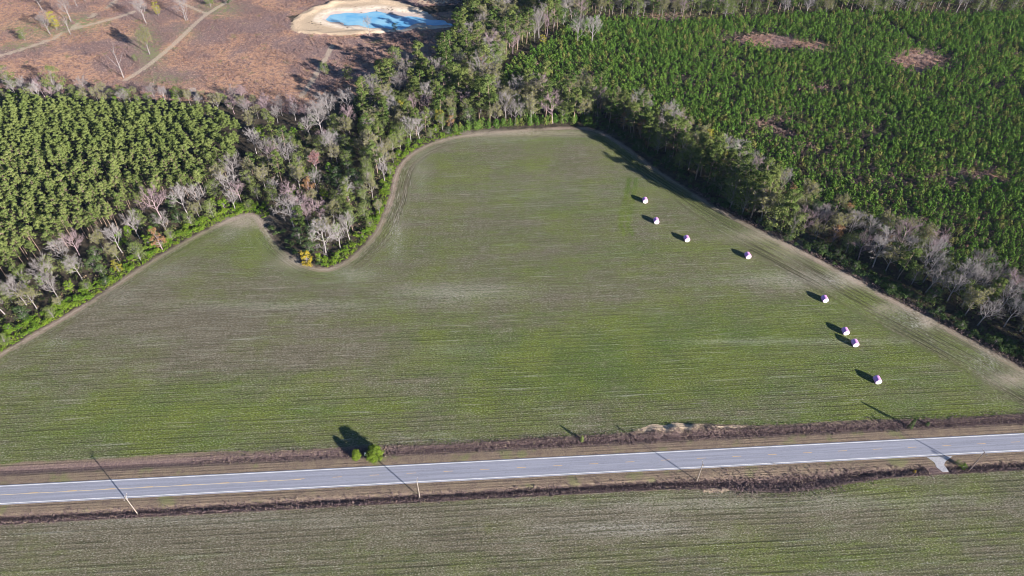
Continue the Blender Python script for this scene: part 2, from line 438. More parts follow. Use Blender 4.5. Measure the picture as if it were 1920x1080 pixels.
lintband = (1.0 * blob(660, 515, 45, 12) + .9 * blob(742, 440, 14, 40) + .5 * blob(790, 320, 16, 45) + .9 * blob(1565, 528, 26, 12) + .9 * blob(1700, 590, 26, 13) + .8 * blob(1850, 676, 26, 18) + .8 * blob(1720, 610, 18, 10)
    + .6 * blob(430, 440, 20, 12) + .5 * blob(500, 440, 12, 30) + .5 * blob(310, 510, 40, 14) + .5 * blob(230, 560, 30, 16) + .5 * blob(100, 645, 30, 12) + .5 * blob(900, 262, 120, 6)
    + .18 * np.exp(-((bd - 9.5) / 1.2) ** 2) + .12 * np.exp(-((bd - 13.5) / .7) ** 2))
# broken turning marks in the upper right of the field
turn = P([(1180, 335), (1174, 370), (1166, 400), (1163, 425), (1172, 440)])
for off in (0, 3.6):
    dtt = seg_dist(X - off, Y, turn, False)
    green += .9 * np.exp(-(dtt / .9) ** 2); pale += -.4 * np.exp(-(dtt / .9) ** 2)
scr = sstep(-4, 4, sdist(X, Y, SCRUB))
for cx, cy, rx, ry, a in [(1450, 76, 62, 14, 1.0), (1540, 90, 40, 12, .9), (1720, 112, 44, 24, 1.0), (760, 110, 90, 60, .8), (1250, 30, 60, 10, .6), (1500, 230, 140, 60, .45), (1700, 320, 220, 70, .4), (1850, 210, 40, 30, .4), (1820, 330, 90, 20, .7)]:
    scr = np.maximum(scr, a * np.clip(blob(cx, cy, rx, ry) * 1.3, 0, 1))
rust = 0 * X
for cx, cy, rx, ry, a in [(50, 35, 60, 25, 1.2), (480, 140, 70, 30, 1.2), (90, 130, 60, 18, 1.0), (170, 65, 60, 14, .8), (370, 110, 60, 20, .4), (220, 105, 60, 25, -1.0), (450, 45, 90, 22, -.7), (300, 70, 40, 25, -.6), (260, 20, 50, 14, -.5), (600, 110, 50, 30, -.6), (20, 100, 40, 12, -.8), (540, 170, 30, 20, .5)]:
    rust = rust + a * blob(cx, cy, rx, ry)
weedy = np.clip(blob(90, 55, 60, 16) + blob(150, 42, 40, 14) + blob(285, 100, 24, 30) + blob(270, 65, 20, 24) + blob(30, 88, 40, 8) + blob(410, 15, 40, 14) + blob(310, 150, 40, 10) + .5 * blob(350, 60, 24, 14), 0, 1)
dbk = sdist(X, Y, BANK)
sand = sstep(-2, 2.5, dbk) * .8
sand = np.maximum(sand, .62 * blob(800, 5, 60, 10))
sand = np.maximum(sand, 1.7 * np.exp(-((uu - 223) / 11.0) ** 2 - ((vv - 9.6 - .6 * np.sin(uu * .7)) / 1.3) ** 2))
sand = np.maximum(sand, 1.1 * np.exp(-((uu - 246) / 6.0) ** 2 - ((vv - 8.6) / .6) ** 2))
sand = np.maximum(sand, .8 * np.exp(-((uu - 233) / 6.0) ** 2 - ((vv + 15.2) / 1.4) ** 2))
track = np.zeros_like(X)
for i, t in enumerate(TRACKS):
    w = (2.6, 1.6, 2.2, 1.3, 2.0, 2.5)[i]
    track = np.maximum(track, .95 * sstep(w + 1.0, w * .4, seg_dist(X, Y, t, False)))
weed = np.exp(-((vv - 5.8) / 1.9) ** 4) * .9
weed = np.maximum(weed, np.exp(-((vv - (-12.5 - sb * .6)) / (1.7 + sb * .5)) ** 4))
attrs = dict(rust=rust, weedy=weedy, dpond=dpond, gu=uu, gv=vv, rc=rc, dn=dn, ds=ds, green=green, pale=np.clip(pale, 0, 1), scrub=np.clip(scr, 0, 1), sand=sand, track=track, bd=bd, rowamt=rowamt, pathw=pathw, tan=np.clip(tan, 0, 1), lintband=np.clip(lintband, 0, 1), weed=weed)
NR, NC = uu.shape
idx = np.arange(NR * NC).reshape(NR, NC)
Q = np.stack([idx[:-1, :-1], idx[:-1, 1:], idx[1:, 1:], idx[1:, :-1]], -1).reshape(-1, 4)
def fc(a): return ((a[:-1, :-1] + a[1:, 1:]) / 2).ravel()
f_dn, f_ds, f_v, f_scr = fc(dn), fc(ds), fc(vv), fc(sdist(X, Y, SCRUB))
f_dn2 = f_dn
is_n = (f_dn2 > 0) & (f_v > 5)
is_s = (f_ds > 0)
is_v = (~is_n) & (~is_s) & (f_v > -25) & (f_v < 14)
is_c = (f_scr > 0) & ~is_n & ~is_s & ~is_v
is_g = ~(is_n | is_s | is_v | is_c)
V3 = np.stack([X.ravel(), Y.ravel(), Z.ravel()], 1)
for nm, msk in (('ground', is_g), ('field', is_n), ('field', is_s), ('grass_verge', is_v), ('scrubland', is_c)):
    q = Q[msk]
    used, inv = np.unique(q.ravel(), return_inverse=True)
    me = mesh_np(nm, V3[used], [inv.reshape(-1, 4)], [MAT_GROUND], None, True)
    for k, a in attrs.items():
        at_ = me.attributes.new(k, 'FLOAT', 'POINT')
        at_.data.foreach_set('value', a.ravel()[used].astype(np.float32))
    tag(obj(nm, me), kind='structure')
def gz(x, y):
    u, v = xy2uv((x, y))
    return float(vground(np.array(u), np.array(v)))

# ------------------------------------------------------------------ road, markings, driveway apron, pond water
def road_mat():
    n = NT('asphalt')
    tc = n.pos()
    s = n.new('ShaderNodeSeparateXYZ'); n.set(s.inputs[0], tc)
    v = n.M('ADD', n.M('MULTIPLY', n.M('SUBTRACT', s.outputs[0], RO[0]), RV[0]), n.M('MULTIPLY', n.M('SUBTRACT', s.outputs[1], RO[1]), RV[1]))
    u = n.M('ADD', n.M('MULTIPLY', n.M('SUBTRACT', s.outputs[0], RO[0]), RU[0]), n.M('MULTIPLY', n.M('SUBTRACT', s.outputs[1], RO[1]), RU[1]))
    sv = n.noise(n.vec(n.M('MULTIPLY', u, .02), v), 1.6, 3)
    c = n.mix(n.mapr(sv, .35, .65), (.20, .205, .25), (.26, .265, .315))
    c = n.mix(n.mapr(n.noise(tc, 3, 4, .7), .35, .7, 0, .35), c, (.36, .365, .41))
    wheel = n.M('ABSOLUTE', n.M('SUBTRACT', n.M('ABSOLUTE', n.M('SUBTRACT', n.M('ABSOLUTE', n.M('ADD', v, 3.3)), 1.65)), .85))
    c = n.mix(n.mapr(wheel, .35, .05, 0, .28), c, (.19, .19, .21))
    blot = n.noise(n.vec(n.M('MULTIPLY', u, .12), n.M('MULTIPLY', v, 1.6), 4.0), 1.0, 3)
    c = n.mix(n.mapr(blot, .70, .76, 0, .6), c, (.13, .13, .15))
    cr = n.noise(n.vec(n.M('MULTIPLY', u, .35), n.M('MULTIPLY', v, 1.2), 14.0), .35, 4, .6)
    c = n.mix(n.mapr(n.M('ABSOLUTE', n.M('SUBTRACT', cr, .5)), .006, .0, 0, .45), c, (.12, .12, .13))
    return n.surf(c, .75, .3, n.noise(tc, 12, 2), .2, .02)
def paint_mat(name, c, wear=.5):
    n = NT(name)
    f = n.mapr(n.noise(n.pos(), 2.2, 4, .7), .40, .75, 0, wear)
    return n.surf(n.mix(f, c, (.32, .31, .31)), .7, .3)
M_ROAD = road_mat()
M_WHITE = paint_mat('white_paint', (.80, .79, .76), .6)
M_YELLOW = paint_mat('yellow_paint', (.68, .42, .13), .6)
def strip(name, u0, u1, v0, v1, z, mat, parent=None, seg=8.0, thick=0.0):
    k = max(1, int((u1 - u0) / seg))
    us = np.linspace(u0, u1, k + 1)
    V = []; Fs = []
    for u in us:
        for v in (v0, v1):
            q = uv2xy(u, v); V.append((q[0], q[1], z))
    for i in range(k): Fs.append((2 * i, 2 * i + 2, 2 * i + 3, 2 * i + 1))
    if thick:
        m = len(V)
        V += [(a, b, c - thick) for a, b, c in V]
        for i in range(k):
            Fs.append((2 * i, 2 * i + m, 2 * i + 2 + m, 2 * i + 2))
            Fs.append((2 * i + 1, 2 * i + 3, 2 * i + 3 + m, 2 * i + 1 + m))
    return obj(name, mesh_np(name, V, [np.array(Fs)], [mat]), parent)
road = tag(strip('road', -900, 1300, -6.95, .22, .06, M_ROAD, thick=.25), kind='structure')
strip('edge_line', -300, 600, -.28, -.08, .068, M_WHITE, road)
strip('edge_line', -300, 600, -6.62, -6.42, .068, M_WHITE, road)
xs, _ = xy2uv(at(0, 928)); xe, _ = xy2uv(at(565, 899))
strip('solid_centre_line', -120, float(xe), -3.46, -3.33, .068, paint_mat('pale_yellow_paint', (.74, .56, .30), .55), road)
d0, _ = xy2uv(at(640 + 807 / 3, 720 + 480 / 3))
proto = None
for k in range(-22, 26):
    u0 = d0 + k * 12.19 - 1.5
    if proto is None:
        V = [(0, 0, 0), (3.05, 0, 0), (3.05, .13, 0), (0, .13, 0)]
        me = mesh_np('centre_dash', V, [np.array([[0, 1, 2, 3]])], [M_YELLOW])
    q = uv2xy(u0, -3.28)
    o = obj('centre_dash', me, road, (q[0], q[1], .068)) if proto is None else proto.copy()
    if proto is None: proto = o
    else: COL.objects.link(o); o.parent = road; o.location = (q[0], q[1], .068)
    o.rotation_euler = (0, 0, RA)
def gravel_mat():
    n = NT('pale_gravel')
    c = n.mix(n.mapr(n.noise(n.pos(), 1.5, 4, .7), .3, .7), (.30, .29, .31), (.42, .41, .42))
    return n.surf(c, .9, .2, n.noise(n.pos(), 6, 3), .5, .05)
ap = P([(1738, 857), (1786, 855), (1772, 866), (1770, 872), (1779, 884), (1768, 885), (1756, 876), (1752, 867)])
V = [(p[0], p[1], .052) for p in ap] + [(p[0], p[1], -.8) for p in ap]
m_ = MB(); nA = len(ap)
me = bpy.data.meshes.new('driveway')
me.from_pydata(V, [], [list(range(nA))[::-1]] + [[i, (i + 1) % nA, (i + 1) % nA + nA, i + nA] for i in range(nA)])
me.materials.append(gravel_mat())
tag(obj('driveway', me), kind='structure')
def water_mat():
    n = NT('pond_water')
    p = n.pos()
    c = n.mix(n.mapr(n.noise(p, .06, 3), .35, .65), (.12, .36, .58), (.27, .50, .62))
    b = n.new('ShaderNodeBsdfPrincipled')
    n.set(b.inputs['Base Color'], c); b.inputs['Roughness'].default_value = .08
    bp = n.new('ShaderNodeBump'); bp.inputs['Strength'].default_value = .25; bp.inputs['Distance'].default_value = .05
    n.set(bp.inputs['Height'], n.noise(p, 1.5, 3)); n.t.links.new(bp.outputs[0], b.inputs['Normal'])
    n.t.links.new(b.outputs[0], n.out.inputs[0])
    return n.m
c0 = POND.mean(0)
wz = -.62
V = [(c0[0], c0[1], wz)] + [(c0[0] + (p[0] - c0[0]) * 1.12, c0[1] + (p[1] - c0[1]) * 1.12, wz) for p in POND[:-1]]
k = len(V) - 1
i = np.arange(k)
tag(obj('water', mesh_np('water', V, [np.stack([np.zeros(k, int), i + 1, (i + 1) % k + 1], 1)], [water_mat()])), kind='structure')

# ------------------------------------------------------------------ foliage and trees
def cards(cent, nrm, size, jitter=.6, r=None):
    """one quad per centre, facing roughly along nrm"""
    r = r or rng
    n = len(cent)
    d = nrm + r.normal(0, jitter, (n, 3)); d /= np.linalg.norm(d, axis=1)[:, None] + 1e-9
    a = np.cross(d, r.normal(0, 1, (n, 3))); a /= np.linalg.norm(a, axis=1)[:, None] + 1e-9
    b = np.cross(d, a)
    s = (size * r.uniform(.6, 1.3, n))[:, None] if np.isscalar(size) else size[:, None]
    a = a * s; b = b * s * r.uniform(.5, 1.0, n)[:, None]
    V = np.stack([cent - a * .5 - b * .2, cent + b * .5 - a * .1, cent + a * .5 + b * .1, cent - b * .5 + a * .15], 1).reshape(-1, 3)
    return V
def clumps(cl, per, size, r, up=.35, squash=.7):
    """cl: (k,4) clump centres+radius"""
    C_, N_ = [], []
    for x, y, z, rad in cl:
        k = max(4, int(per * rad * rad))
        d = r.normal(0, 1, (k, 3)); d /= np.linalg.norm(d, axis=1)[:, None]
        d[:, 2] = np.where(d[:, 2] < -.3, -d[:, 2] * .5, d[:, 2])
        rr = rad * r.uniform(.45, 1.08, k)[:, None]
        C_.append(np.array([x, y, z]) + d * rr * np.array([1, 1, squash]))
        N_.append(d + np.array([0, 0, up]))
    C_, N_ = np.vstack(C_), np.vstack(N_)
    return cards(C_, N_, size, .38, r)
def quads(V): return [np.arange(len(V)).reshape(-1, 4)]
def branches(start, dirv, length, rad, level, r, segs, spread=.6, up=.15, nsub=(6, 5, 4)):
    """recursive limb; appends (p0,p1,r0,r1,level)"""
    p = np.array(start, float); d = np.array(dirv, float); d /= np.linalg.norm(d)
    ns = 4 if level == 0 else (3 if level == 1 else 2)
    pts = [p.copy()]; ds_ = [d.copy()]
    for i_ in range(ns):
        d = d + r.normal(0, .12 if level else .04, 3) + np.array([0, 0, up * .5]) * (level > 0); d /= np.linalg.norm(d)
        q = p + d * length / ns
        r0 = rad * (1 - .75 * i_ / ns); r1 = rad * (1 - .75 * (i_ + 1) / ns)
        segs.append((p, q, r0, r1, level)); p = q
        pts.append(p.copy()); ds_.append(d.copy())
    if level >= 3: return
    nb = nsub[level]
    for j in range(nb):
        t = (.35 if level == 0 else .25) + (.65 if level == 0 else .75) * (j + r.uniform(0, 1)) / nb
        fi = min(t * ns, ns - .001); i0 = int(fi)
        b = pts[i0] + (pts[i0 + 1] - pts[i0]) * (fi - i0)
        ax = r.normal(0, 1, 3); dd = ds_[i0]
        side = ax - dd * (ax @ dd); side /= np.linalg.norm(side)
        if level == 0:
            ang = j * 2.4 + r.uniform(-.4, .4); side = np.array([math.cos(ang), math.sin(ang), 0])
        nd = dd * (1 - spread * .55) + side * spread + np.array([0, 0, up])
        L = length * (.62 if level == 0 else .55) * (1.12 - .5 * t) * r.uniform(.8, 1.2)
        branches(b, nd, L, max(rad * .5 * (1.1 - .5 * t), .02), level + 1, r, segs, spread, up, nsub)
def limb_mesh(name, segs, mat, kmin=3, rmin=.028):
    m = MB()
    for p0, p1, r0, r1, lv in segs:
        m.tube(p0, p1, max(r0, rmin), max(r1, rmin * .7), 7 if lv == 0 else (5 if lv == 1 else 3), False)
    return m.mesh(name, [mat], True)

# materials
M_PINE = leaf_mat('pine_needles', (.095, .130, .036), (.170, .198, .064), None)
M_TALL = leaf_mat('tall_pine_needles', (.075, .105, .028), (.14, .165, .05))
M_PINE_D = leaf_mat('dark_pine_needles', (.055, .09, .022), (.105, .14, .04))
M_YOUNG = leaf_mat('young_pine_needles', (.045, .105, .018), (.105, .165, .030), (.16, .15, .05))
M_YOUNG_A = leaf_mat('young_pine_needles_mass', (.045, .105, .018), (.105, .165, .030), (.16, .15, .05), use_attr=True)
M_OAK = leaf_mat('evergreen_leaves', (.09, .125, .035), (.17, .195, .065))
M_OLIVE = leaf_mat('olive_leaves', (.15, .15, .055), (.21, .20, .08))
M_SHRUB = leaf_mat('bright_shrub_leaves', (.07, .145, .018), (.16, .22, .025))
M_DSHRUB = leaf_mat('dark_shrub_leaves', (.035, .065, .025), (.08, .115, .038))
M_YEL = leaf_mat('yellow_leaves', (.24, .19, .022), (.34, .25, .028))
M_GOLD = leaf_mat('golden_leaves', (.20, .19, .03), (.29, .26, .04))
M_RUST = leaf_mat('russet_leaves', (.19, .105, .055), (.26, .155, .08))
M_RED = leaf_mat('reddish_twigs', (.18, .075, .075), (.25, .12, .11))
M_BARKP = bark_mat('pine_bark', (.15, .105, .08), (.26, .19, .15))
M_BARKG = bark_mat('grey_bark', (.16, .14, .135), (.265, .235, .228))
M_BARKW = bark_mat('pale_bark', (.205, .182, .175), (.31, .28, .272))
M_BARKR = bark_mat('pink_grey_bark', (.20, .145, .155), (.32, .235, .245))
M_BARKD = bark_mat('dark_bark', (.06, .045, .04), (.12, .09, .08))

PROTO = {}
def proto_obj(kind, root):
    PROTO.setdefault(kind, []).append(root)
def new_tree(name, trunk_me=None, crown_me=None):
    root = bpy.data.objects.new(name, None)
    COL.objects.link(root)
    root.empty_display_size = .5
    if trunk_me: obj('trunk', trunk_me, root)
    if crown_me: obj('crown', crown_me, root)
    return root

def plantation_pine(seed):   # 13 m tall, rounded clumpy crown 6.5 m across
    r = np.random.default_rng(seed)
    H_ = 13.0
    segs = []
    p = np.zeros(3)
    for i_ in range(5):
        q = p + np.array([r.normal(0, .12), r.normal(0, .12), H_ / 5 * .97]); segs.append((p, q, .16 - i_ * .025, .135 - i_ * .025, 0)); p = q
    cl = []
    for i_ in range(30):
        h = r.uniform(7.4, 13.0); t = (h - 6) / 7.0
        rad = 2.3 * math.sqrt(max(.03, 1 - max(0, t - .3) ** 1.8 * 1.9)) * r.uniform(.3, 1.0)
        a = r.uniform(0, 6.283)
        c = np.array([rad * math.cos(a), rad * math.sin(a), h - rad * .15])
        segs.append((np.array([0, 0, h - 1.0]), c, .05, .02, 2))
        cl.append((c[0], c[1], c[2], r.uniform(.55, 1.0)))
    V = clumps(cl, 110, .31, r, .5)
    return new_tree('pine_tree', limb_mesh('pine_trunk', segs, M_BARKP), mesh_np('pine_crown', V, quads(V), [M_PINE]))
def tall_pine(seed, mat):   # 20 m, bare pole below an open irregular crown
    r = np.random.default_rng(seed)
    H_ = 20.0
    segs = []; p = np.zeros(3); sway = r.normal(0, .25, 2)
    for i_ in range(7):
        q = p + np.array([sway[0] * .4 + r.normal(0, .1), sway[1] * .4 + r.normal(0, .1), H_ / 7 * .98])
        segs.append((p, q, .27 - i_ * .033, .237 - i_ * .033, 0)); p = q
    top = p
    cl = []
    for i_ in range(42):
        h = r.uniform(7.5, 20.0); t = (h - 7.5) / 12.5
        rad = (4.3 - 2.9 * t ** 1.8) * r.uniform(.35, 1.05) * (1 if t > .15 else .7)
        a = r.uniform(0, 6.283); bx = top * (h / H_)
        c = np.array([bx[0] + rad * math.cos(a), bx[1] + rad * math.sin(a), h])
        segs.append((np.array([bx[0], bx[1], h - .7]), c, .06, .025, 2))
        cl.append((c[0], c[1], c[2], r.uniform(.8, 1.6)))
    V = clumps(cl, 44, .44, r, .4, .6)
    return new_tree('tall_pine', limb_mesh('tall_pine_trunk', segs, M_BARKP), mesh_np('tall_pine_crown', V, quads(V), [mat]))
def young_pine_mesh(seed, k=170, mat=M_YOUNG, size=.42):
    r = np.random.default_rng(seed)
    H_ = 3.9
    t = r.uniform(0, 1, k) ** 1.1
    z = .3 + t * (H_ - .3)
    lob = 1 + .15 * np.sin(r.uniform(0, 6.28) + z * 5.0)
    rad = (1.6 * np.sqrt(np.clip(1 - t ** 1.35, 0, 1)) + .08) * np.sqrt(r.uniform(.5, 1, k)) * lob
    a = r.uniform(0, 6.283, k)
    C_ = np.stack([rad * np.cos(a), rad * np.sin(a), z], 1)
    N_ = np.stack([np.cos(a), np.sin(a), np.full(k, .45)], 1)
    V = cards(C_, N_, size, .3, r)
    return V
def bare_tree(seed, mat, H_=14.0, spread=.62, leaf=None, nleaf=0, name='bare_tree'):
    r = np.random.default_rng(seed)
    segs = []
    branches((0, 0, 0), (r.normal(0, .04), r.normal(0, .04), 1), H_ * .80, H_ * .017, 0, r, segs, spread, .16, (9, 6, 5))
    zs = max(s[1][2] for s in segs)
    k = H_ / zs
    segs = [(a * k, b * k, c, d, e) for a, b, c, d, e in segs]
    tm = MB(); cm = MB()
    for p0, p1, r0, r1, lv in segs:
        if lv <= 1: tm.tube(p0, p1, r0, r1, 7 if lv == 0 else 5, False)
        else: cm.tube(p0, p1, max(r0, .026), max(r1, .016), 3, False)
    ends = np.array([s[1] for s in segs if s[4] == 3])
    # fine twigs: slivers at branch ends
    m = 2600
    e = ends[r.integers(0, len(ends), m)]
    d = e / (np.linalg.norm(e, axis=1)[:, None]) - np.array([0, 0, .3]) + r.normal(0, .55, (m, 3)); d /= np.linalg.norm(d, axis=1)[:, None]
    s_ = np.cross(d, r.normal(0, 1, (m, 3))); s_ /= np.linalg.norm(s_, axis=1)[:, None]
    L = r.uniform(.4, 1.1, m)[:, None]
    V = np.stack([e + s_ * .017, e - s_ * .017, e + d * L], 1).reshape(-1, 3)
    cm.add(V, np.arange(len(V)).reshape(-1, 3))
    tr = tm.mesh(name + '_trunk', [mat])
    if leaf:
        e = ends[r.integers(0, len(ends), nleaf)] + r.normal(0, .25, (nleaf, 3))
        W = cards(e, e / np.linalg.norm(e, axis=1)[:, None], .34, .8, r)
        nb = cm.n
        f3 = np.vstack(cm.f3); f4 = np.vstack(cm.f4) if cm.f4 else np.zeros((0, 4), int)
        lf = np.arange(len(W)).reshape(-1, 4) + nb
        Vall = np.vstack(cm.v + [W])
        cr = mesh_np(name + '_crown', Vall, [f3, f4, lf], [mat, leaf], [0] * (len(f3) + len(f4)) + [1] * len(lf))
    else:
        cr = cm.mesh(name + '_crown', [mat])
    return new_tree(name, tr, cr)
def bushy_tree(seed, mat, H_=10.0, W=7.0, name='broadleaf_tree', bark=None, ncl=34, base=.22, size=.36, per=40):
    r = np.random.default_rng(seed)
    bark = bark or M_BARKG
    segs = [(np.zeros(3), np.array([r.normal(0, .1), r.normal(0, .1), H_ * .55]), H_ * .018, H_ * .010, 0)]
    cl = []
    for i_ in range(ncl):
        t = r.uniform(0, 1); h = H_ * (base + (1 - base) * t) * .93
        rad = W / 2 * math.sqrt(max(.05, 1 - (t - .4) ** 2 * 2.2)) * r.uniform(.25, .92)
        a = r.uniform(0, 6.283)
        c = np.array([rad * math.cos(a), rad * math.sin(a), h])
        segs.append((np.array([0, 0, h * .55]), c, .06, .03, 2))
        cl.append((c[0], c[1], c[2], W * r.uniform(.10, .19)))
    V = clumps(cl, per * 49 / (W * W), size, r, .3, .8)
    return new_tree(name, limb_mesh(name + '_trunk', segs, bark), mesh_np(name + '_crown', V, quads(V), [mat]))
def shrub_mesh(seed, mat, H_=2.0, W=3.0, n_=260, size=.3, name='shrub'):
    r = np.random.default_rng(seed)
    cl = [(W * .32 * math.cos(a), W * .32 * math.sin(a), H_ * r.uniform(.35, .65), W * r.uniform(.18, .28)) for a in r.uniform(0, 6.283, 7)] + [(0, 0, H_ * .6, W * .28)]
    V = clumps(cl, n_ / 8 / (W * .24) ** 2, size, r, .4, H_ / W * 1.3)
    return mesh_np(name, V, quads(V), [mat])

for s in range(5): proto_obj('plant', plantation_pine(100 + s))
for s in range(4): proto_obj('tall', tall_pine(200 + s, M_PINE_D if s % 2 else M_TALL))
for s in range(4): proto_obj('bare', bare_tree(300 + s, M_BARKG if s % 2 else M_BARKW, 17, .68))
for s in range(2): proto_obj('barepink', bare_tree(320 + s, M_BARKR, 16, .68))
for s in range(2): proto_obj('barewide', bare_tree(340 + s, M_BARKW, 17, .95))
for s in range(3): proto_obj('olive', bare_tree(360 + s, M_BARKG, 14, .68, M_OLIVE, 2600, 'sparse_leaved_tree'))
for s in range(3): proto_obj('oak', bushy_tree(400 + s, M_OAK, 12.5, 9.5, ncl=46))
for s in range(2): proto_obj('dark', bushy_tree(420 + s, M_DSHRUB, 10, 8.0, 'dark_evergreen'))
M_ROUND = leaf_mat('yellow_green_leaves', (.085, .135, .018), (.155, .20, .028))
proto_obj('round', bushy_tree(460, M_ROUND, 5.3, 5.4, 'round_evergreen', ncl=130, base=.0, size=.26, per=60))
for s in range(2): proto_obj('bright', bushy_tree(430 + s, M_SHRUB, 7, 5.5, 'bright_evergreen', base=.08))
proto_obj('yellow', bushy_tree(440, M_YEL, 6.5, 5.5, 'yellow_shrub', base=.05))
proto_obj('gold', bushy_tree(441, M_GOLD, 12, 7, 'golden_tree'))
proto_obj('rust', bushy_tree(450, M_RUST, 13, 7.5, 'russet_tree', M_BARKR))
proto_obj('red', bare_tree(455, M_BARKR, 13, .42, M_RED, 1800, 'reddish_tree'))
proto_obj('snag', new_tree('dead_snag', limb_mesh('snag', (lambda S: (branches((0, 0, 0), (0, 0, 1), 16, .30, 0, np.random.default_rng(9), S, .5, .05, (5, 1, 0)), S)[1])([]), M_BARKW)))
for s in range(3):
    rr = bpy.data.objects.new('shrub', shrub_mesh(500 + s, M_SHRUB)); COL.objects.link(rr); proto_obj('shrub', rr)
for s in range(2):
    rr = bpy.data.objects.new('shrub', shrub_mesh(510 + s, M_DSHRUB)); COL.objects.link(rr); proto_obj('dshrub', rr)
USED = set()
NOUN = dict(plant=('pine tree', 'round crowned pine'), tall=('pine tree', 'tall pine with open crown'),
    bare=('bare tree', 'leafless pale grey tree'), barepink=('bare tree', 'leafless pinkish grey tree'), barewide=('bare tree', 'spreading leafless whitish tree'),
    olive=('tree', 'sparse olive leaved tree'), oak=('tree', 'bushy olive green evergreen tree'), dark=('tree', 'dark green evergreen tree'),
    bright=('tree', 'low bright green evergreen'), yellow=('shrub', 'bright yellow shrub'), gold=('tree', 'golden yellow leaved tree'), rust=('tree', 'russet brown leaved tree'),
    red=('bare tree', 'reddish leafless tree'), snag=('dead tree', 'bare white dead trunk'), shrub=('shrub', 'bright green shrub'), dshrub=('shrub', 'dark green shrub'))
NOUN['round'] = ('tree', 'round yellow green tree')
ALLT = []
LM = [(577, 496, 'the bright yellow shrub'), (595, 325, 'the reddish conical tree'), (303, 410, 'the large pinkish bare tree'), (225, 512, 'the golden tree by the hedge'),
    (262, 447, 'the small white bare tree'), (150, 480, 'the rounded olive gold tree'), (50, 572, 'the leaning whitish tree'), (492, 262, 'the bright green corner tree'), (553, 262, 'the lone bright green tree'),
    (460, 402, 'the field corner notch'), (620, 232, 'the tallest bare tree of the belt'), (905, 148, 'the russet brown tree'), (745, 130, 'the big evergreen below the pond'), (860, 46, 'the tip of the pond'),
    (1018, 88, 'the golden tree by the young pines'), (1095, 85, 'the two white bare trees'), (850, 257, 'the upper left curve of the field'), (745, 312, 'the inner bend of the field edge'), (690, 452, 'the right side of the wooded point'),
    (1105, 242, 'the far right corner of the field'), (1272, 290, 'the two bare trunked pines'), (1000, 243, 'the far end of the field'), (1380, 340, 'the spreading whitish tree'), (1435, 372, 'the orange brown tree'),
    (1500, 472, 'the field edge above the fourth bale'), (1590, 440, 'the olive tree of the strip'), (1680, 478, 'the large pinkish white tree'), (1730, 530, 'the wide pinkish tree'), (1790, 548, 'the leaning whitish tree'),
    (1870, 585, 'the last whitish tree of the strip'), (1920, 694, 'the right end of the field edge'), (1250, 30, 'the top middle of the photo'), (1500, 26, 'the top edge above the clearing'), (1750, 26, 'the top edge above the lane'), (1920, 24, 'the top right corner'),
    (110, 178, 'the big olive tree on the plantation edge'), (232, 190, 'the strip below the dead trunk'), (340, 204, 'the middle of the scrubland strip'), (460, 215, 'the right end of the scrubland strip')]
LMG = [(at(a, b), c) for a, b, c in LM]
def near_phrase(x, y):
    q, c = min(LMG, key=lambda t: (t[0][0] - x) ** 2 + (t[0][1] - y) ** 2)
    dx, dy = x - q[0], y - q[1]
    w = ('right of ' if dx > 0 else 'left of ') if abs(dx) > abs(dy) else ('beyond ' if dy > 0 else 'in front of ')
    return ('close ' if math.hypot(dx, dy) < 11 else '') + w + c
def place(kind, x, y, s=1.0, where='', label=None, sz=None, group=None):
    lst = PROTO[kind]
    pr = lst[random.randrange(len(lst))]
    unused = [q for q in lst if q.name not in USED]
    loc = (x, y, gz(x, y) - .05); rz = random.uniform(0, 6.283)
    if unused:
        o = unused[0]; USED.add(o.name)
        o.location = loc; o.rotation_euler = (0, 0, rz); o.scale = (s, s, sz or s)
    else: o = copy_tree(pr, loc, rz, s, sz)
    cat, noun = NOUN[kind]
    if label: lab = label
    elif kind in ('plant', 'young'): lab = noun + ' ' + where
    else: lab = ('small ' if s < .8 else ('tall ' if s > 1.0 and kind != 'tall' else '')) + noun + ' ' + near_phrase(x, y)
    tag(o, lab, cat)
    g = group if group is not None else (None if label else noun + 's ' + where)
    if g: o['group'] = g
    elif 'group' in o: del o['group']
    ALLT.append((x, y, kind))
    return o
def scatter(poly, mind, n_try=20000, taken=None, seed=1):
    r = np.random.default_rng(seed)
    lo, hi = poly.min(0), poly.max(0)
    pts = list(taken) if taken is not None else []
    grid = {}
    for p in pts: grid.setdefault((int(p[0] // mind), int(p[1] // mind)), []).append(p)
    out = []
    c = r.uniform(lo, hi, (n_try, 2))
    c = c[inside(c[:, 0], c[:, 1], poly)]
    for p in c:
        gx, gy = int(p[0] // mind), int(p[1] // mind)
        ok = True
        for i_ in (-1, 0, 1):
            for j_ in (-1, 0, 1):
                for q in grid.get((gx + i_, gy + j_), ()):
                    if (q[0] - p[0]) ** 2 + (q[1] - p[1]) ** 2 < mind * mind: ok = False; break
                if not ok: break
            if not ok: break
        if ok:
            grid.setdefault((gx, gy), []).append(p); out.append(p)
    return np.array(out)

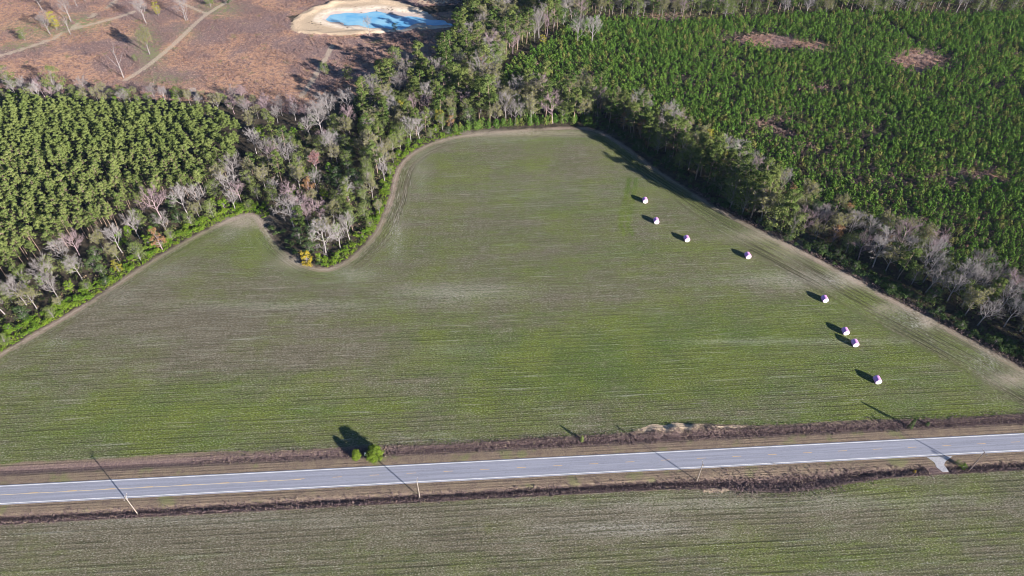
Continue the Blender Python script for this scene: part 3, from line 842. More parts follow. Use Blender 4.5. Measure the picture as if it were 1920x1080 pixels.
# --- hand-placed trees: (kind, pixel of the trunk foot, scale, label)
HAND = [
    ('barewide', 611, 474, 1.2, 'wide leafless whitish tree at the tip of the wooded point behind the yellow shrub'),
    ('barewide', 552, 428, 1.15, 'wide leafless pinkish white tree beside the shaded notch of the field'),
    ('barepink', 556, 392, 1.0, 'leafless pink tinted tree just behind the wide whitish one by the shaded notch'),
    ('yellow', 577, 496, 1.15, 'bright yellow shrub at the tip of the wooded point'),
    ('bright', 600, 490, .7, 'small green bush right beside the bright yellow shrub'),
    ('red', 595, 325, 1.0, 'reddish conical leafless tree inside the hardwood belt'),
    ('bare', 595, 358, .8, 'small whitish bare tree in front of the reddish conical tree'),
    ('bare', 440, 345, 1.05, 'leafless grey tree at the clearing beside the pine plantation corner'),
    ('barepink', 520, 320, 1.0, 'leafless pinkish tree between plantation corner and reddish conical tree'),
    ('barepink', 303, 410, 1.2, 'large leafless pinkish tree below the plantation edge'),
    ('bare', 352, 402, 1.0, 'leafless whitish tree right of the large pinkish one below the plantation'),
    ('bare', 262, 447, .9, 'leafless white tree beside the golden tree near the field edge'),
    ('gold', 225, 512, .62, 'golden leaved tree near the middle of the left field edge'),
    ('oak', 265, 490, .85, 'round grey green evergreen beside the golden leaved tree'),
    ('olive', 195, 470, .85, 'rounded olive gold tree at the lower plantation edge'),
    ('barepink', 150, 480, .9, 'leafless pinkish tree left of the rounded olive gold tree'),
    ('bare', 155, 525, .8, 'leafless grey tree above the bright green hedge'),
    ('bare', 95, 545, 1.0, 'leafless grey tree with two stems above the bright green hedge'),
    ('bare', 50, 572, 1.0, 'leafless whitish tree leaning over the hedge near the left frame edge'),
    ('bare', 10, 590, 1.0, 'leafless whitish tree in the hedge at the left frame edge'),
    ('olive', 480, 250, 1.0, 'sparse olive tree at the top corner of the plantation'),
    ('bright', 492, 262, 1.3, 'bright green rounded tree at the upper plantation corner'),
    ('bright', 553, 262, 1.1, 'bright green tree standing alone over dark shade'),
    ('bare', 605, 258, 1.3, 'large leafless whitish tree in the upper hardwood belt'),
    ('bare', 620, 232, 1.2, 'large leafless tree on the upper side of the hardwood belt'),
    ('rust', 905, 148, 1.15, 'russet brown tree at the corner of the young pine plantation'),
    ('oak', 655, 150, .9, 'round green tree standing in the shaded clearing near the pond'),
    ('oak', 610, 140, .75, 'small round green tree beside the shaded track to the pond'),
    ('oak', 745, 130, 1.3, 'large green evergreen standing in shade below the pond'),
    ('gold', 1018, 88, .75, 'golden yellow tree at the top edge of the young pine plantation'),
    ('bare', 1083, 85, 1.25, 'left one of two whitish bare trees among the young pines'),
    ('bare', 1110, 88, 1.3, 'right one of two whitish bare trees among the young pines'),
    ('tall', 1267, 290, 1.05, 'tall pine with pale bare trunk in the shaded tree line, left of a similar one'),
    ('tall', 1278, 292, 1.1, 'tall pine with pale bare trunk in the shaded tree line, right of a similar one'),
    ('bare', 1355, 306, 1.0, 'leafless white tree standing at the edge of the young pines'),
    ('barewide', 1380, 340, .85, 'leafless whitish tree between the shaded tree line and young pines'),
    ('bare', 1375, 362, 1.0, 'leafless bluish white tree leaning out of the shade'),
    ('olive', 1440, 372, 1.15, 'rounded pale olive tree at the bend of the young pines'),
    ('rust', 1430, 372, .7, 'orange brown leaved tree below the rounded pale olive tree'),
    ('bare', 1462, 366, .9, 'leafless white tree beside the orange brown tree'),
    ('olive', 1430, 412, 1.0, 'olive tree at the field border above the bales'),
    ('olive', 1590, 440, 1.0, 'olive tree in the right tree strip with bare tree beside it'),
    ('bare', 1528, 438, .95, 'leafless grey tree in the right tree strip'),
    ('bare', 1620, 458, .9, 'leafless bluish grey tree in the right tree strip'),
    ('barepink', 1680, 478, 1.15, 'leafless pinkish white tree in the right tree strip'),
    ('barewide', 1730, 530, .95, 'wide leafless pinkish tree in the right tree strip'),
    ('bare', 1790, 548, 1.05, 'leafless whitish tree with a leaning trunk in the right tree strip'),
    ('bare', 1808, 560, 1.0, 'leafless bluish white tree beside the leaning one in the right strip'),
    ('bare', 1870, 585, 1.0, 'leafless whitish tree near the right frame edge'),
    ('snag', 232, 146, 1.15, 'lone bare white dead trunk standing on the brown scrubland'),
    ('bare', 275, 45, 1.1, 'slender whitish bare tree on the scrubland between the tracks'),
    ('gold', 298, 30, .9, 'yellow leaved tree at the top between the scrubland tracks'),
    ('olive', 281, 102, 1.35, 'yellow green half bare tree beside the second scrubland track'),
    ('bare', 95, 66, 1.0, 'leafless white tree below the yellow tree on the scrubland'),
    ('gold', 108, 58, 1.15, 'large yellow leaved tree beside the first scrubland track'),
    ('bare', 134, 42, 1.3, 'tall whitish bare tree right of the large yellow tree'),
    ('bare', 80, 20, 1.1, 'leafless white tree at the top left of the scrubland'),
    ('snag', 133, 66, .8, 'short white dead trunk at the fork of the scrubland track'),
    ('oak', 48, 78, .8, 'grey green tree left of the first scrubland track'),
    ('snag', 352, 38, .8, 'white snag with few limbs near the scrubland path'),
    ('bare', 348, 38, 1.1, 'slender bare tree near the small scrubland path'),
    ('oak', 110, 178, 1.5, 'big olive green tree standing above the plantation edge'),
    ('oak', 25, 170, 1.3, 'big olive green tree at the left frame edge above the plantation'),
    ('oak', 255, 115, .4, 'small green bush on the scrubland below the half bare tree'),
    ('bare', 693, 66, .8, 'thin pale bare tree in front of the pond'),
    ('oak', 742, 60, .55, 'small dark green tree in front of the pond'),
    ('bare', 145, 12, 1.0, 'pale bare tree at the top edge of the scrubland'),
    ('gold', 160, 4, .8, 'yellow tree at the top edge of the photo'),
    ('oak', 395, 12, .8, 'grey green tree beside the top of the second track'),
    ('dark', 430, 8, .8, 'dark green tree at the top edge right of the second track'),
]
for kind, px, py, s, lab in HAND:
    g = at(px, py); place(kind, g[0], g[1], s, label=lab)
for px, py in [(1262, 335), (1284, 349), (1300, 357), (1322, 370), (1338, 380), (1356, 389), (1372, 398), (1392, 408), (1310, 350), (1345, 372), (1248, 322), (1232, 312)]:
    g = at(px, py); place('tall' if random.random() < .7 else 'oak', g[0] + 9.5, g[1] + 8.5, random.uniform(1.15, 1.4))
for kd, px, py, sc in [('oak', 1384, 408, 1.6), ('tall', 1400, 416, 1.3), ('olive', 1418, 426, 1.5), ('oak', 1440, 436, 1.55), ('tall', 1456, 444, 1.25), ('oak', 1474, 452, 1.3), ('oak', 1362, 396, 1.4)]:
    g = at(px, py); place(kd, g[0] + 2.4, g[1] + 2.4, sc)
hand_xy = [(a, b) for a, b, c in ALLT]

# --- left plantation: rows of mature pines
LP = P([(-230, 260), (-60, 212), (0, 212), (100, 214), (200, 222), (300, 226), (400, 230), (448, 248), (462, 275), (452, 305), (430, 340), (380, 368), (320, 382), (270, 398), (240, 420), (200, 445), (150, 458), (110, 482), (60, 505), (0, 535), (-60, 560), (-230, 660)])
def rows_in(poly, a_deg, rs, ws, jit, seed):
    r = np.random.default_rng(seed)
    c = poly.mean(0); A = R(a_deg)
    e1 = np.array([math.cos(A), math.sin(A)]); e2 = np.array([-e1[1], e1[0]])
    S = np.abs(poly - c).max() * 1.5
    i_, j_ = np.meshgrid(np.arange(-S, S, ws), np.arange(-S, S, rs))
    i_ = i_.ravel(); j_ = j_.ravel()
    i_ = i_ + r.uniform(-jit, jit, len(i_)) * 1.6; j_ = j_ + r.uniform(-jit, jit, len(j_)) + 0
    q = c + np.outer(i_, e1) + np.outer(j_, e2)
    return q[inside(q[:, 0], q[:, 1], poly)]
lp = rows_in(LP, 28, 4.5, 4.2, 1.2, 4)
keep = rng.uniform(0, 1, len(lp)) > .05
lp = lp[keep]
def merged(name, pts, protoV, mats, tint=True, smin=.8, smax=1.2, seed=3, zs=(.85, 1.2)):
    r = np.random.default_rng(seed)
    out = []; tn = []
    for i_, p in enumerate(pts):
        V = protoV[r.integers(len(protoV))]
        a = r.uniform(0, 6.283); s = r.uniform(smin, smax); c, sn = math.cos(a) * s, math.sin(a) * s
        W = np.empty_like(V)
        W[:, 0] = V[:, 0] * c - V[:, 1] * sn + p[0]; W[:, 1] = V[:, 0] * sn + V[:, 1] * c + p[1]; W[:, 2] = V[:, 2] * s * r.uniform(*zs) + gz(p[0], p[1])
        out.append(W.astype(np.float32)); tn.append(np.full(len(V), r.uniform(0, 1), np.float32))
    V = np.vstack(out)
    me = mesh_np(name, V, quads(V), mats)
    a_ = me.attributes.new('tint', 'FLOAT', 'POINT'); a_.data.foreach_set('value', np.concatenate(tn))
    return obj(name, me)
def visible(p, z=4, m=25):
    x, y, d = pix(p, z)
    return -m < x < 1920 + m and -m < y < 1080 + m
def key(p): return pix(p, 6)[2] + (0 if visible(p, 9, 25) else 1e4)
order = sorted(range(len(lp)), key=lambda i_: key(lp[i_]))
ind, rest = order[:300], order[300:]
print('plantation', len(lp), 'visible', sum(visible(p, 9) for p in lp))
for i_ in ind:
    x, y = lp[i_]
    xp, yp, _ = pix((x, y), 9)
    w = 'inside the left plantation'
    if yp > 470: w = 'at the lower left corner of the left plantation'
    elif xp > 380: w = 'on the right hand end of the left plantation'
    elif yp < 210: w = 'along the scrubland side of the left plantation'
    sc_ = random.uniform(.8, 1.12)
    if w.startswith('inside'):
        w = 'in the ' + ('upper' if yp < 270 else ('lower' if yp > 370 else 'middle')) + (' left' if xp < 110 else (' right' if xp > 260 else ' centre')) + ' of the left plantation'
    w = w if .9 < sc_ < 1.02 else (w + (', smaller than its neighbours' if sc_ <= .9 else ', taller than its neighbours'))
    place('plant', x, y, sc_, w, sz=sc_ * random.uniform(.9, 1.12))
restp = [lp[i_] for i_ in rest]
mp = []
for s in range(3):
    cr = [c for c in PROTO['plant'][s].children if c.name.startswith('crown')][0].data
    a_ = np.empty(len(cr.vertices) * 3, np.float32); cr.vertices.foreach_get('co', a_); mp.append(a_.reshape(-1, 3))
MP_A = leaf_mat('pine_needles_mass', (.095, .130, .036), (.170, .198, .064), None, use_attr=True)
tag(merged('pine_plantation', restp, mp, [MP_A], seed=8, smin=.82, smax=1.12, zs=(.92, 1.1)), 'farther part of the mature pine plantation above the left hedge', 'pine plantation', kind='stuff')

# --- young pine plantation on the right
YP = P([(935, 165), (950, 130), (985, 100), (1030, 80), (1060, 50), (1120, 34), (1250, 40), (1400, 34), (1600, 26), (1800, 30), (1960, 24), (2240, 60), (2260, 700), (2050, 600), (1920, 548), (1800, 497), (1700, 452), (1600, 412), (1480, 368), (1420, 335), (1370, 300), (1300, 245), (1200, 200), (1130, 190), (1060, 185), (990, 180)])
g1_, g2_ = at(1590, 20), at(1790, 135)
ya = math.degrees(math.atan2(g2_[1] - g1_[1], g2_[0] - g1_[0]))
yp = rows_in(YP, ya, 3.1, 2.75, .75, 6)
xp_, yp_, dp_ = pix((yp[:, 0], yp[:, 1]))
prob = np.full(len(yp), .93)
def bl(cx, cy, rx, ry): return np.exp(-((xp_ - cx) / rx) ** 2 - ((yp_ - cy) / ry) ** 2)
for cx, cy, rx, ry, a in [(1420, 74, 50, 9, 2.5), (1490, 88, 50, 9, 2.5), (1720, 118, 42, 17, 2.5), (1550, 165, 40, 10, 1.2), (1405, 148, 30, 6, 1.), (1450, 245, 60, 22, .45), (1500, 290, 60, 30, .4), (1620, 260, 50, 18, .45), (1800, 335, 110, 14, .7), (1650, 340, 60, 20, .5), (1480, 230, 40, 16, .4), (1530, 330, 40, 16, .4), (1700, 400, 60, 14, .5),
        (1860, 95, 30, 12, .5), (1850, 160, 30, 12, .6), (1280, 150, 30, 8, .5), (1560, 420, 60, 20, .4), (1780, 440, 60, 20, .5), (1020, 125, 30, 6, .8), (1100, 145, 40, 8, .7)]:
    prob -= a * bl(cx, cy, rx, ry)
lane = seg_dist(yp[:, 0], yp[:, 1], P([(1640, 30), (1690, 62), (1730, 95), (1790, 135)]), False)
prob = np.where(lane < 2.6, 0, prob)
nz = np.sin(yp[:, 0] * .09 + 1.3) * np.sin(yp[:, 1] * .075) + .6 * np.sin(yp[:, 0] * .031 - yp[:, 1] * .05)
prob -= .22 * np.clip(nz, 0, 1)
prob = np.where(prob < .5, prob + rng.normal(0, .35, len(prob)) * (prob > -.9), prob)
hx = np.array(hand_xy)
yp = yp[rng.uniform(0, 1, len(yp)) < prob]
order = sorted(range(len(yp)), key=lambda i_: key(yp[i_]))
ind, rest = order[:240], order[240:]
print('young pines', len(yp))
yv = [young_pine_mesh(600 + s) for s in range(6)]
for V in yv:
    st = MB(); st.tube((0, 0, 0), (0, 0, 3.3), .07, .02, 4, False)
    sv = np.vstack(st.v); sf = np.vstack(st.f4)
    o = bpy.data.objects.new('young_pine', mesh_np('young_pine', np.vstack([sv, V]), [sf, quads(V)[0] + len(sv)], [M_YOUNG, M_BARKP], [1] * len(sf) + [0] * (len(V) // 4))); COL.objects.link(o); proto_obj('young', o)
NOUN['young'] = ('young pine', 'cone shaped young pine')
for i_ in ind:
    x, y = yp[i_]
    xq = pix((x, y))[0]
    sh = random.uniform(.75, 1.3)
    place('young', x, y, random.uniform(.8, 1.25), (('near the tree strip at the right frame edge' if xq > 1840 else 'near the tree strip by the last whitish trees') if xq > 1750 else 'along the near edge of the young plantation') + (', taller than most' if sh > 1.12 else (', shorter than most' if sh < .92 else '')), sz=sh)
NOUN_Y2 = [young_pine_mesh(700 + s, 84, size=.6) for s in range(6)]
tag(merged('young_pine_plantation', [yp[i_] for i_ in rest], NOUN_Y2, [M_YOUNG_A], seed=21, smin=.8, smax=1.25), 'dense plantation of small green pines filling the upper right', 'pine plantation', kind='stuff')

# --- low brush between pines and over the clear-cut (too many to count)
def tufts(name, pts, mat, h=(.4, 1.2), w=(.5, 1.4), k=10, seed=5, size=.4, up=.3):
    r = np.random.default_rng(seed)
    pts = np.asarray(pts); n_ = len(pts)
    H_ = r.uniform(*h, n_); W_ = r.uniform(*w, n_)
    z0 = vground(*[np.array(q) for q in zip(*[xy2uv(p) for p in pts])])
    d = r.normal(0, 1, (n_, k, 3)); d /= np.linalg.norm(d, axis=2)[:, :, None]; d[:, :, 2] = np.abs(d[:, :, 2])
    C_ = d * np.stack([W_ / 2, W_ / 2, H_], 1)[:, None, :] * r.uniform(.4, 1, (n_, k, 1))
    C_[:, :, 0] += pts[:, 0:1]; C_[:, :, 1] += pts[:, 1:2]; C_[:, :, 2] += z0[:, None] + .03
    N_ = d.copy(); N_[:, :, 2] += up
    V = cards(C_.reshape(-1, 3), N_.reshape(-1, 3), size, .6, r)
    me = mesh_np(name, V, quads(V), [mat])
    a_ = me.attributes.new('tint', 'FLOAT', 'POINT'); a_.data.foreach_set('value', np.repeat(r.uniform(0, 1, n_), k * 4).astype(np.float32))
    return obj(name, me)
M_BRUSH = leaf_mat('brown_brush', (.15, .105, .11), (.28, .18, .14), (.22, .12, .10), use_attr=True)
M_WEEDL = leaf_mat('dry_weeds', (.115, .082, .09), (.20, .145, .135), (.27, .21, .15), use_attr=True)
M_UNDER = leaf_mat('undergrowth_leaves', (.05, .08, .022), (.12, .13, .05), (.20, .14, .10), use_attr=True)
M_HEDGE = leaf_mat('hedge_leaves', (.07, .145, .015), (.18, .23, .03), (.12, .12, .04), use_attr=True)
def rand_in(poly, n_, seed):
    r = np.random.default_rng(seed)
    c = r.uniform(poly.min(0), poly.max(0), (n_, 2))
    return c[inside(c[:, 0], c[:, 1], poly)]
b1 = rand_in(YP, 40000, 31)
q0, q1, q2 = pix((b1[:, 0], b1[:, 1]))
wt = np.full(len(b1), .13)
for cx, cy, rx, ry, a in [(1420, 74, 50, 9, .8), (1490, 88, 50, 9, .8), (1720, 118, 42, 17, .8), (1550, 165, 40, 10, .6), (1450, 245, 80, 40, .6), (1490, 290, 50, 30, .5), (1620, 300, 160, 60, .4), (1800, 335, 110, 24, .8), (1560, 420, 60, 20, .6), (1780, 440, 80, 40, .6), (1850, 210, 50, 20, .5), (1040, 120, 50, 10, .6), (1110, 148, 60, 8, .7)]:
    wt += a * np.exp(-((q0 - cx) / rx) ** 2 - ((q1 - cy) / ry) ** 2)
b1 = b1[np.random.default_rng(7).uniform(0, 1, len(b1)) < wt]
tag(tufts('brush', b1, M_BRUSH, (.8, 2.2), (1.0, 2.6), 22, 41, .55), 'russet and purplish brush growing between the young pines', 'brush', kind='stuff')
b2 = rand_in(SCRUB, 60000, 32)
nzz = np.sin(b2[:, 0] * .11) * np.sin(b2[:, 1] * .13 + 1) + np.random.default_rng(3).normal(0, .5, len(b2))
dtk = np.min([seg_dist(b2[:, 0], b2[:, 1], t, False) for t in TRACKS[:5]], axis=0)
b2 = b2[(nzz > -.1) & (dtk > 3.2) & (sdist(b2[:, 0], b2[:, 1], BANK) < -1)]
tag(tufts('brush', b2, M_BRUSH, (.4, 1.9), (.8, 3.0), 11, 42, .5), 'knee high brown brush covering the cleared scrubland', 'brush', kind='stuff')

# --- hardwood belts
W_MAIN = np.vstack([P([(-60, 706), (0, 668), (150, 582), (300, 484), (420, 420), (483, 400)]) + np.array([-1.5, 2.0]),
    P([(500, 395), (530, 375), (545, 420), (560, 470), (590, 494), (640, 486), (680, 452), (712, 400), (728, 340), (742, 306), (790, 270), (850, 252)]),
    P([(850, 215), (800, 215), (700, 225), (640, 225), (600, 235), (540, 250), (520, 270), (470, 290), (455, 335), (380, 385), (320, 400), (270, 420), (200, 470), (110, 505), (0, 560), (-60, 590)])])
W_TOP = P([(850, 252), (920, 240), (1000, 234), (1060, 232), (1105, 234), (1130, 205), (1060, 192), (980, 190), (940, 180), (925, 150), (950, 110), (990, 90), (1040, 60), (1100, 34), (1090, 10), (1000, 5), (900, 14), (860, 70), (850, 110), (800, 150), (720, 170), (650, 215), (850, 215)])
W_RIGHT = P([(1105, 234), (1140, 247), (1190, 276), (1235, 308), (1295, 346), (1355, 384), (1425, 421), (1505, 461), (1565, 492), (1645, 535), (1705, 566), (1785, 607), (1855, 642), (1925, 682), (2200, 830), (2260, 730), (2050, 610), (1920, 556), (1800, 505), (1700, 460), (1600, 420), (1480, 376), (1410, 335), (1350, 295), (1290, 252), (1200, 210), (1130, 205)])
W_FAR = P([(880, 24), (1000, 12), (1100, 34), (1400, 32), (1950, 24), (2200, 40), (2200, -24), (880, -24)])
W_LTOP = P([(-200, 215), (0, 190), (100, 196), (200, 200), (300, 204), (400, 208), (500, 232), (560, 235), (600, 225), (640, 205), (600, 205), (540, 212), (440, 190), (300, 180), (180, 182), (60, 175), (-200, 185)])
taken = list(hx)
def fill(poly, mind, weights, where_f, seed, smin, smax, skip=None, ntry=20000):
    pts = scatter(poly, mind, ntry, taken, seed)
    ks = list(weights.keys()); w = np.array([weights[k] for k in ks], float)
    for p in pts:
        bdp = float(seg_dist(np.array(p[0]), np.array(p[1]), BORDER, False))
        if skip is not None and skip(p, bdp): continue
        x_, y_, _ = pix(p)
        ww = w.copy()
        for i_, k_ in enumerate(ks):
            if k_ in ('bright', 'oak', 'olive') and bdp < 7: ww[i_] *= 2.0
            if k_ in ('bare', 'barepink', 'barewide', 'tall') and bdp < (9 if x_ > 1300 else 4.5): ww[i_] *= .12
        k_ = ks[random.choices(range(len(ks)), ww)[0]]
        s = random.uniform(smin, smax)
        if bdp < 6 and k_ in ('bright', 'oak', 'olive', 'dark'): s *= .62
        place(k_, p[0], p[1], s, where_f(p, x_, y_, bdp), sz=s * random.uniform(.88, 1.12))
        taken.append(p)
    return len(pts)
def w_main(p, x, y, b):
    if x > 690 and y < 300: return 'by the upper left curve of the field'
    if x > 540 and y > 400: return 'on the wooded point jutting into the field'
    if x > 540 and b < 16: return 'along the curved field edge left of centre'
    if x > 540: return 'deep in the hardwood belt left of centre'
    if y < 330: return 'in the hardwood belt beside the plantation corner'
    if x > 300: return 'between the plantation and the notch of the field'
    return 'in the hedge belt between plantation and field'
def w_top(p, x, y, b):
    if b < 22 and x > 850: return 'behind the far end of the field'
    if y < 60: return 'at the top of the belt right of the pond'
    if x < 860: return 'in the wood between the pond and field'
    return 'in the wood beside the corner of the young plantation'
def w_right(p, x, y, b):
    if x < 1300: return 'in the shaded tree line by the upper right field edge'
    if x < 1560: return 'in the tree line above the row of bales'
    if x < 1760: return 'in the middle of the right tree strip'
    return 'at the right frame end of the tree strip'
def skip_main(p, b):
    x, y, _ = pix(p)
    return b < 1.8 or (500 < x < 545 and y > 380) or (430 < x < 520 and 285 < y < 335 and random.random() < .5)
c1 = fill(W_MAIN, 6.0, dict(bare=1.3, barepink=.8, barewide=.2, olive=2.0, oak=3.0, dark=2.0, bright=1.6, gold=.25, tall=.7, rust=.25), w_main, 51, .65, 1.0, skip_main)
c2 = fill(P([(690, 330), (735, 320), (760, 282), (850, 250), (860, 205), (800, 180), (730, 190), (690, 240)]), 4.6, dict(tall=3.4, oak=3.4, olive=1.0, bare=.4), w_main, 52, .8, 1.05, lambda p, b: b < 4)
c3 = fill(W_TOP, 5.4, dict(tall=2.4, oak=3.4, olive=1.8, bare=1.2, barepink=.5, dark=1.2), w_top, 53, 1.0, 1.38, lambda p, b: b < 5)
c4 = fill(W_RIGHT, 5.2, dict(tall=.8, oak=2.2, olive=1.9, bare=1.5, barepink=.7, dark=2.0, rust=.35, gold=.15), w_right, 54, .8, 1.15, lambda p, b: b < (9.5 if not 1390 < pix(p)[0] < 1480 else 4))
c5 = fill(W_FAR, 6.2, dict(bare=1.5, barepink=.9, olive=1.8, oak=1.8, tall=1.8, rust=.5), lambda p, x, y, b: 'along the top edge beyond the young plantation', 55, .8, 1.15, lambda p, b: not visible(p, 12, 60))
c6 = fill(W_LTOP, 5.6, dict(bare=1.6, barepink=1.0, olive=1.6, oak=1.6, bright=.8), lambda p, x, y, b: 'on the strip between the left plantation and scrubland', 56, .5, .8)
print('woods', c1, c2, c3, c4, c5, c6)
# upper right end of the tree line is tall pines which throw the long shade on the field
fill(P([(1105, 235), (1140, 246), (1240, 310), (1320, 362), (1440, 425), (1460, 400), (1330, 335), (1230, 262), (1140, 212), (1105, 205)]), 4.2, dict(tall=3, oak=2, dark=1), w_right, 57, 1.0, 1.3, lambda p, b: b < (9 if pix(p)[0] < 1380 else 3))
# small pines in front of the far wood
fe = [q for q in smooth(P([(850, 251), (920, 243), (1000, 237), (1060, 234), (1110, 238)]), 14)]
for q in fe:
    for kk in range(2):
        if random.random() < .6:
            place('young', q[0] + random.uniform(-1, 1), q[1] + random.uniform(.5, 6), random.uniform(.8, 1.35), 'in the row at the far end of the field', sz=random.uniform(.9, 1.5))
# shrubs on the field edge: left hedge fringe and curved edge
nb_ = 0
def edge_pt(px0, px1, out0, out1, n_, kind, where, smin, smax, ylim=None):
    global nb_
    xs_ = []
    for _ in range(n_ * 6):
        i_ = random.randrange(len(BORDER) - 1); t = random.random()
        q = BORDER[i_] * (1 - t) + BORDER[i_ + 1] * t
        x, y, _d = pix(q)
        if not (px0 <= x <= px1) or (ylim and not (ylim[0] <= y <= ylim[1])): continue
        d = BORDER[i_ + 1] - BORDER[i_]; d = d / np.linalg.norm(d); nn = np.array([-d[1], d[0]])
        q = q + nn * random.uniform(out0, out1)
        place(kind, q[0], q[1], random.uniform(smin, smax), where)
        xs_.append(q)
        if len(xs_) >= n_: break
edge_pt(-60, 480, 1.8, 9, 150, 'shrub', 'in the hedge along the left field edge', .7, 1.3)
edge_pt(600, 860, 1.5, 7, 60, 'shrub', 'fringing the curved field edge', .7, 1.3)
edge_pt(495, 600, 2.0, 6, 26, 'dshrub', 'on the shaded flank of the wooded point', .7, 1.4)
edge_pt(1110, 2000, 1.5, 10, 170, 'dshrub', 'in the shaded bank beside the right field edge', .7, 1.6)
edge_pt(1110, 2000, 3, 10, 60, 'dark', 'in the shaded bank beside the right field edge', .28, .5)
u3 = np.vstack([rand_in(W_MAIN, 7000, 61), rand_in(W_TOP, 6000, 62), rand_in(W_RIGHT, 8000, 63), rand_in(W_FAR, 9000, 65)])
u3 = u3[seg_dist(u3[:, 0], u3[:, 1], BORDER, False) > 2.2]
tag(tufts('undergrowth', u3, M_UNDER, (.6, 2.0), (1.2, 3.0), 16, 64, .5), 'brown and green undergrowth on the floor of the woods', 'undergrowth', kind='stuff')
L_H = []
for i_ in range(len(BORDER) - 1):
    q = BORDER[i_]; x, y, _d = pix(q)
    if -300 < x < 485 or 600 < x < 860:
        d = BORDER[i_ + 1] - BORDER[i_]; Ls = np.linalg.norm(d); d = d / Ls; nn = np.array([-d[1], d[0]])
        w_ = 7.5 if x < 485 else 4.0
        for _ in range(int(Ls * w_ * .8)):
            L_H.append(q + d * random.uniform(0, Ls) + nn * (1.2 + abs(random.gauss(0, .55)) * w_))
tag(tufts('hedge', L_H, M_HEDGE, (.5, 1.7), (1.0, 2.2), 20, 66, .38), 'bright green low growth fringing the left wood edge', 'hedge', kind='stuff')

# --- weeds along both ditches
r_ = np.random.default_rng(71)
n_ = 9000
wu = r_.uniform(-60, 420, n_)
sbw = 3.2 * np.exp(-((wu - 257) / 22.0) ** 2)
wv = -12.3 - sbw * .6 + r_.normal(0, 1, n_) * (.85 + sbw * .5)
ok = np.abs(wu - 309.5) > 3.5
ws_ = np.stack([uv2xy(a, b) for a, b in zip(wu[ok], wv[ok])])
tag(tufts('roadside_weeds', ws_, M_WEEDL, (.3, 1.1), (.4, 1.0), 10, 72, .28, .1), 'dark purplish weeds choking the near roadside ditch', 'weeds', kind='stuff')
n_ = 8000
wu = r_.uniform(60, 440, n_); wu = wu[r_.uniform(0, 1, n_) < .35 + .65 * sstep(90, 180, wu)]
wv = 6.2 + r_.normal(0, 1.15, len(wu))
ws_ = np.stack([uv2xy(a, b) for a, b in zip(wu, wv)])
tag(tufts('roadside_weeds', ws_, M_WEEDL, (.25, .9), (.4, 1.0), 9, 73, .26, .1), 'brown weeds along the far side of the road', 'weeds', kind='stuff')
bdx = BORDER[(np.array([pix(q)[0] for q in BORDER]) > 1280)]
L_E = []
for i_ in range(len(bdx) - 1):
    d = bdx[i_ + 1] - bdx[i_]; Ls = np.linalg.norm(d); d = d / Ls; nn = np.array([-d[1], d[0]])
    for _ in range(int(Ls * 5)):
        L_E.append(bdx[i_] + d * random.uniform(0, Ls) + nn * (1.0 + abs(random.gauss(0, 1)) * 1.8))
tag(tufts('edge_weeds', L_E, M_WEEDL, (.5, 1.4), (.5, 1.3), 10, 75, .36, .1), 'brown weeds between the right field edge and trees', 'weeds', kind='stuff')

# --- verge bushes
def uvp(px, py): return at(px, py)
g = uvp(703, 858); place('round', g[0], g[1], 1.05, label='larger of the two round yellow green trees beside the far side of the road')
g = uvp(672, 858); place('round', g[0] - .5, g[1], .62, label='smaller of the two round yellow green trees beside the far side of the road', sz=.75)
def cedar(seed, mat):
    r = np.random.default_rng(seed); k = 420
    t = r.uniform(0, 1, k); z = .2 + t * 4.2
    rad = (.85 * np.sqrt(np.clip(1 - t, 0, 1)) + .08) * np.sqrt(r.uniform(.3, 1, k)); a = r.uniform(0, 6.283, k)
    V = cards(np.stack([rad * np.cos(a), rad * np.sin(a), z], 1), np.stack([np.cos(a), np.sin(a), a * 0 + .3], 1), .3, .5, r)
    m = MB(); m.tube((0, 0, 0), (0, 0, 3.5), .08, .03, 6)
    return new_tree('cedar_tree', m.mesh('cedar_trunk', [M_BARKD]), mesh_np('cedar_crown', V, quads(V), [mat]))
c = cedar(1, M_OAK); g = at(1091, 826); c.location = (g[0], g[1], gz(*g)); c.scale = (.85, .85, .75)
tag(c, 'small slim olive evergreen alone on the verge beyond the road', 'tree')
c = cedar(2, M_DSHRUB); g = at(1706, 802); c.location = (g[0], g[1], gz(*g)); c.scale = (1.0, 1.0, 1.25)
tag(c, 'slim dark evergreen on the field bank opposite the gravel driveway', 'tree')
c = cedar(3, M_DSHRUB); g = at(1738, 797); c.location = (g[0], g[1], gz(*g)); c.scale = (.8, .8, .5)
tag(c, 'short dark evergreen right of the slim one on the field bank', 'tree')
g = at(1715, 884); place('yellow', g[0], g[1], .22, label='small yellow shrub in the near ditch left of the gravel driveway')
g = at(1806, 876); place('bright', g[0], g[1], .40, label='low green shrub in the near ditch beside the rightmost utility pole')
g = at(1795, 872); place('oak', g[0], g[1], .25, label='small olive bush between the gravel driveway and the low green shrub')

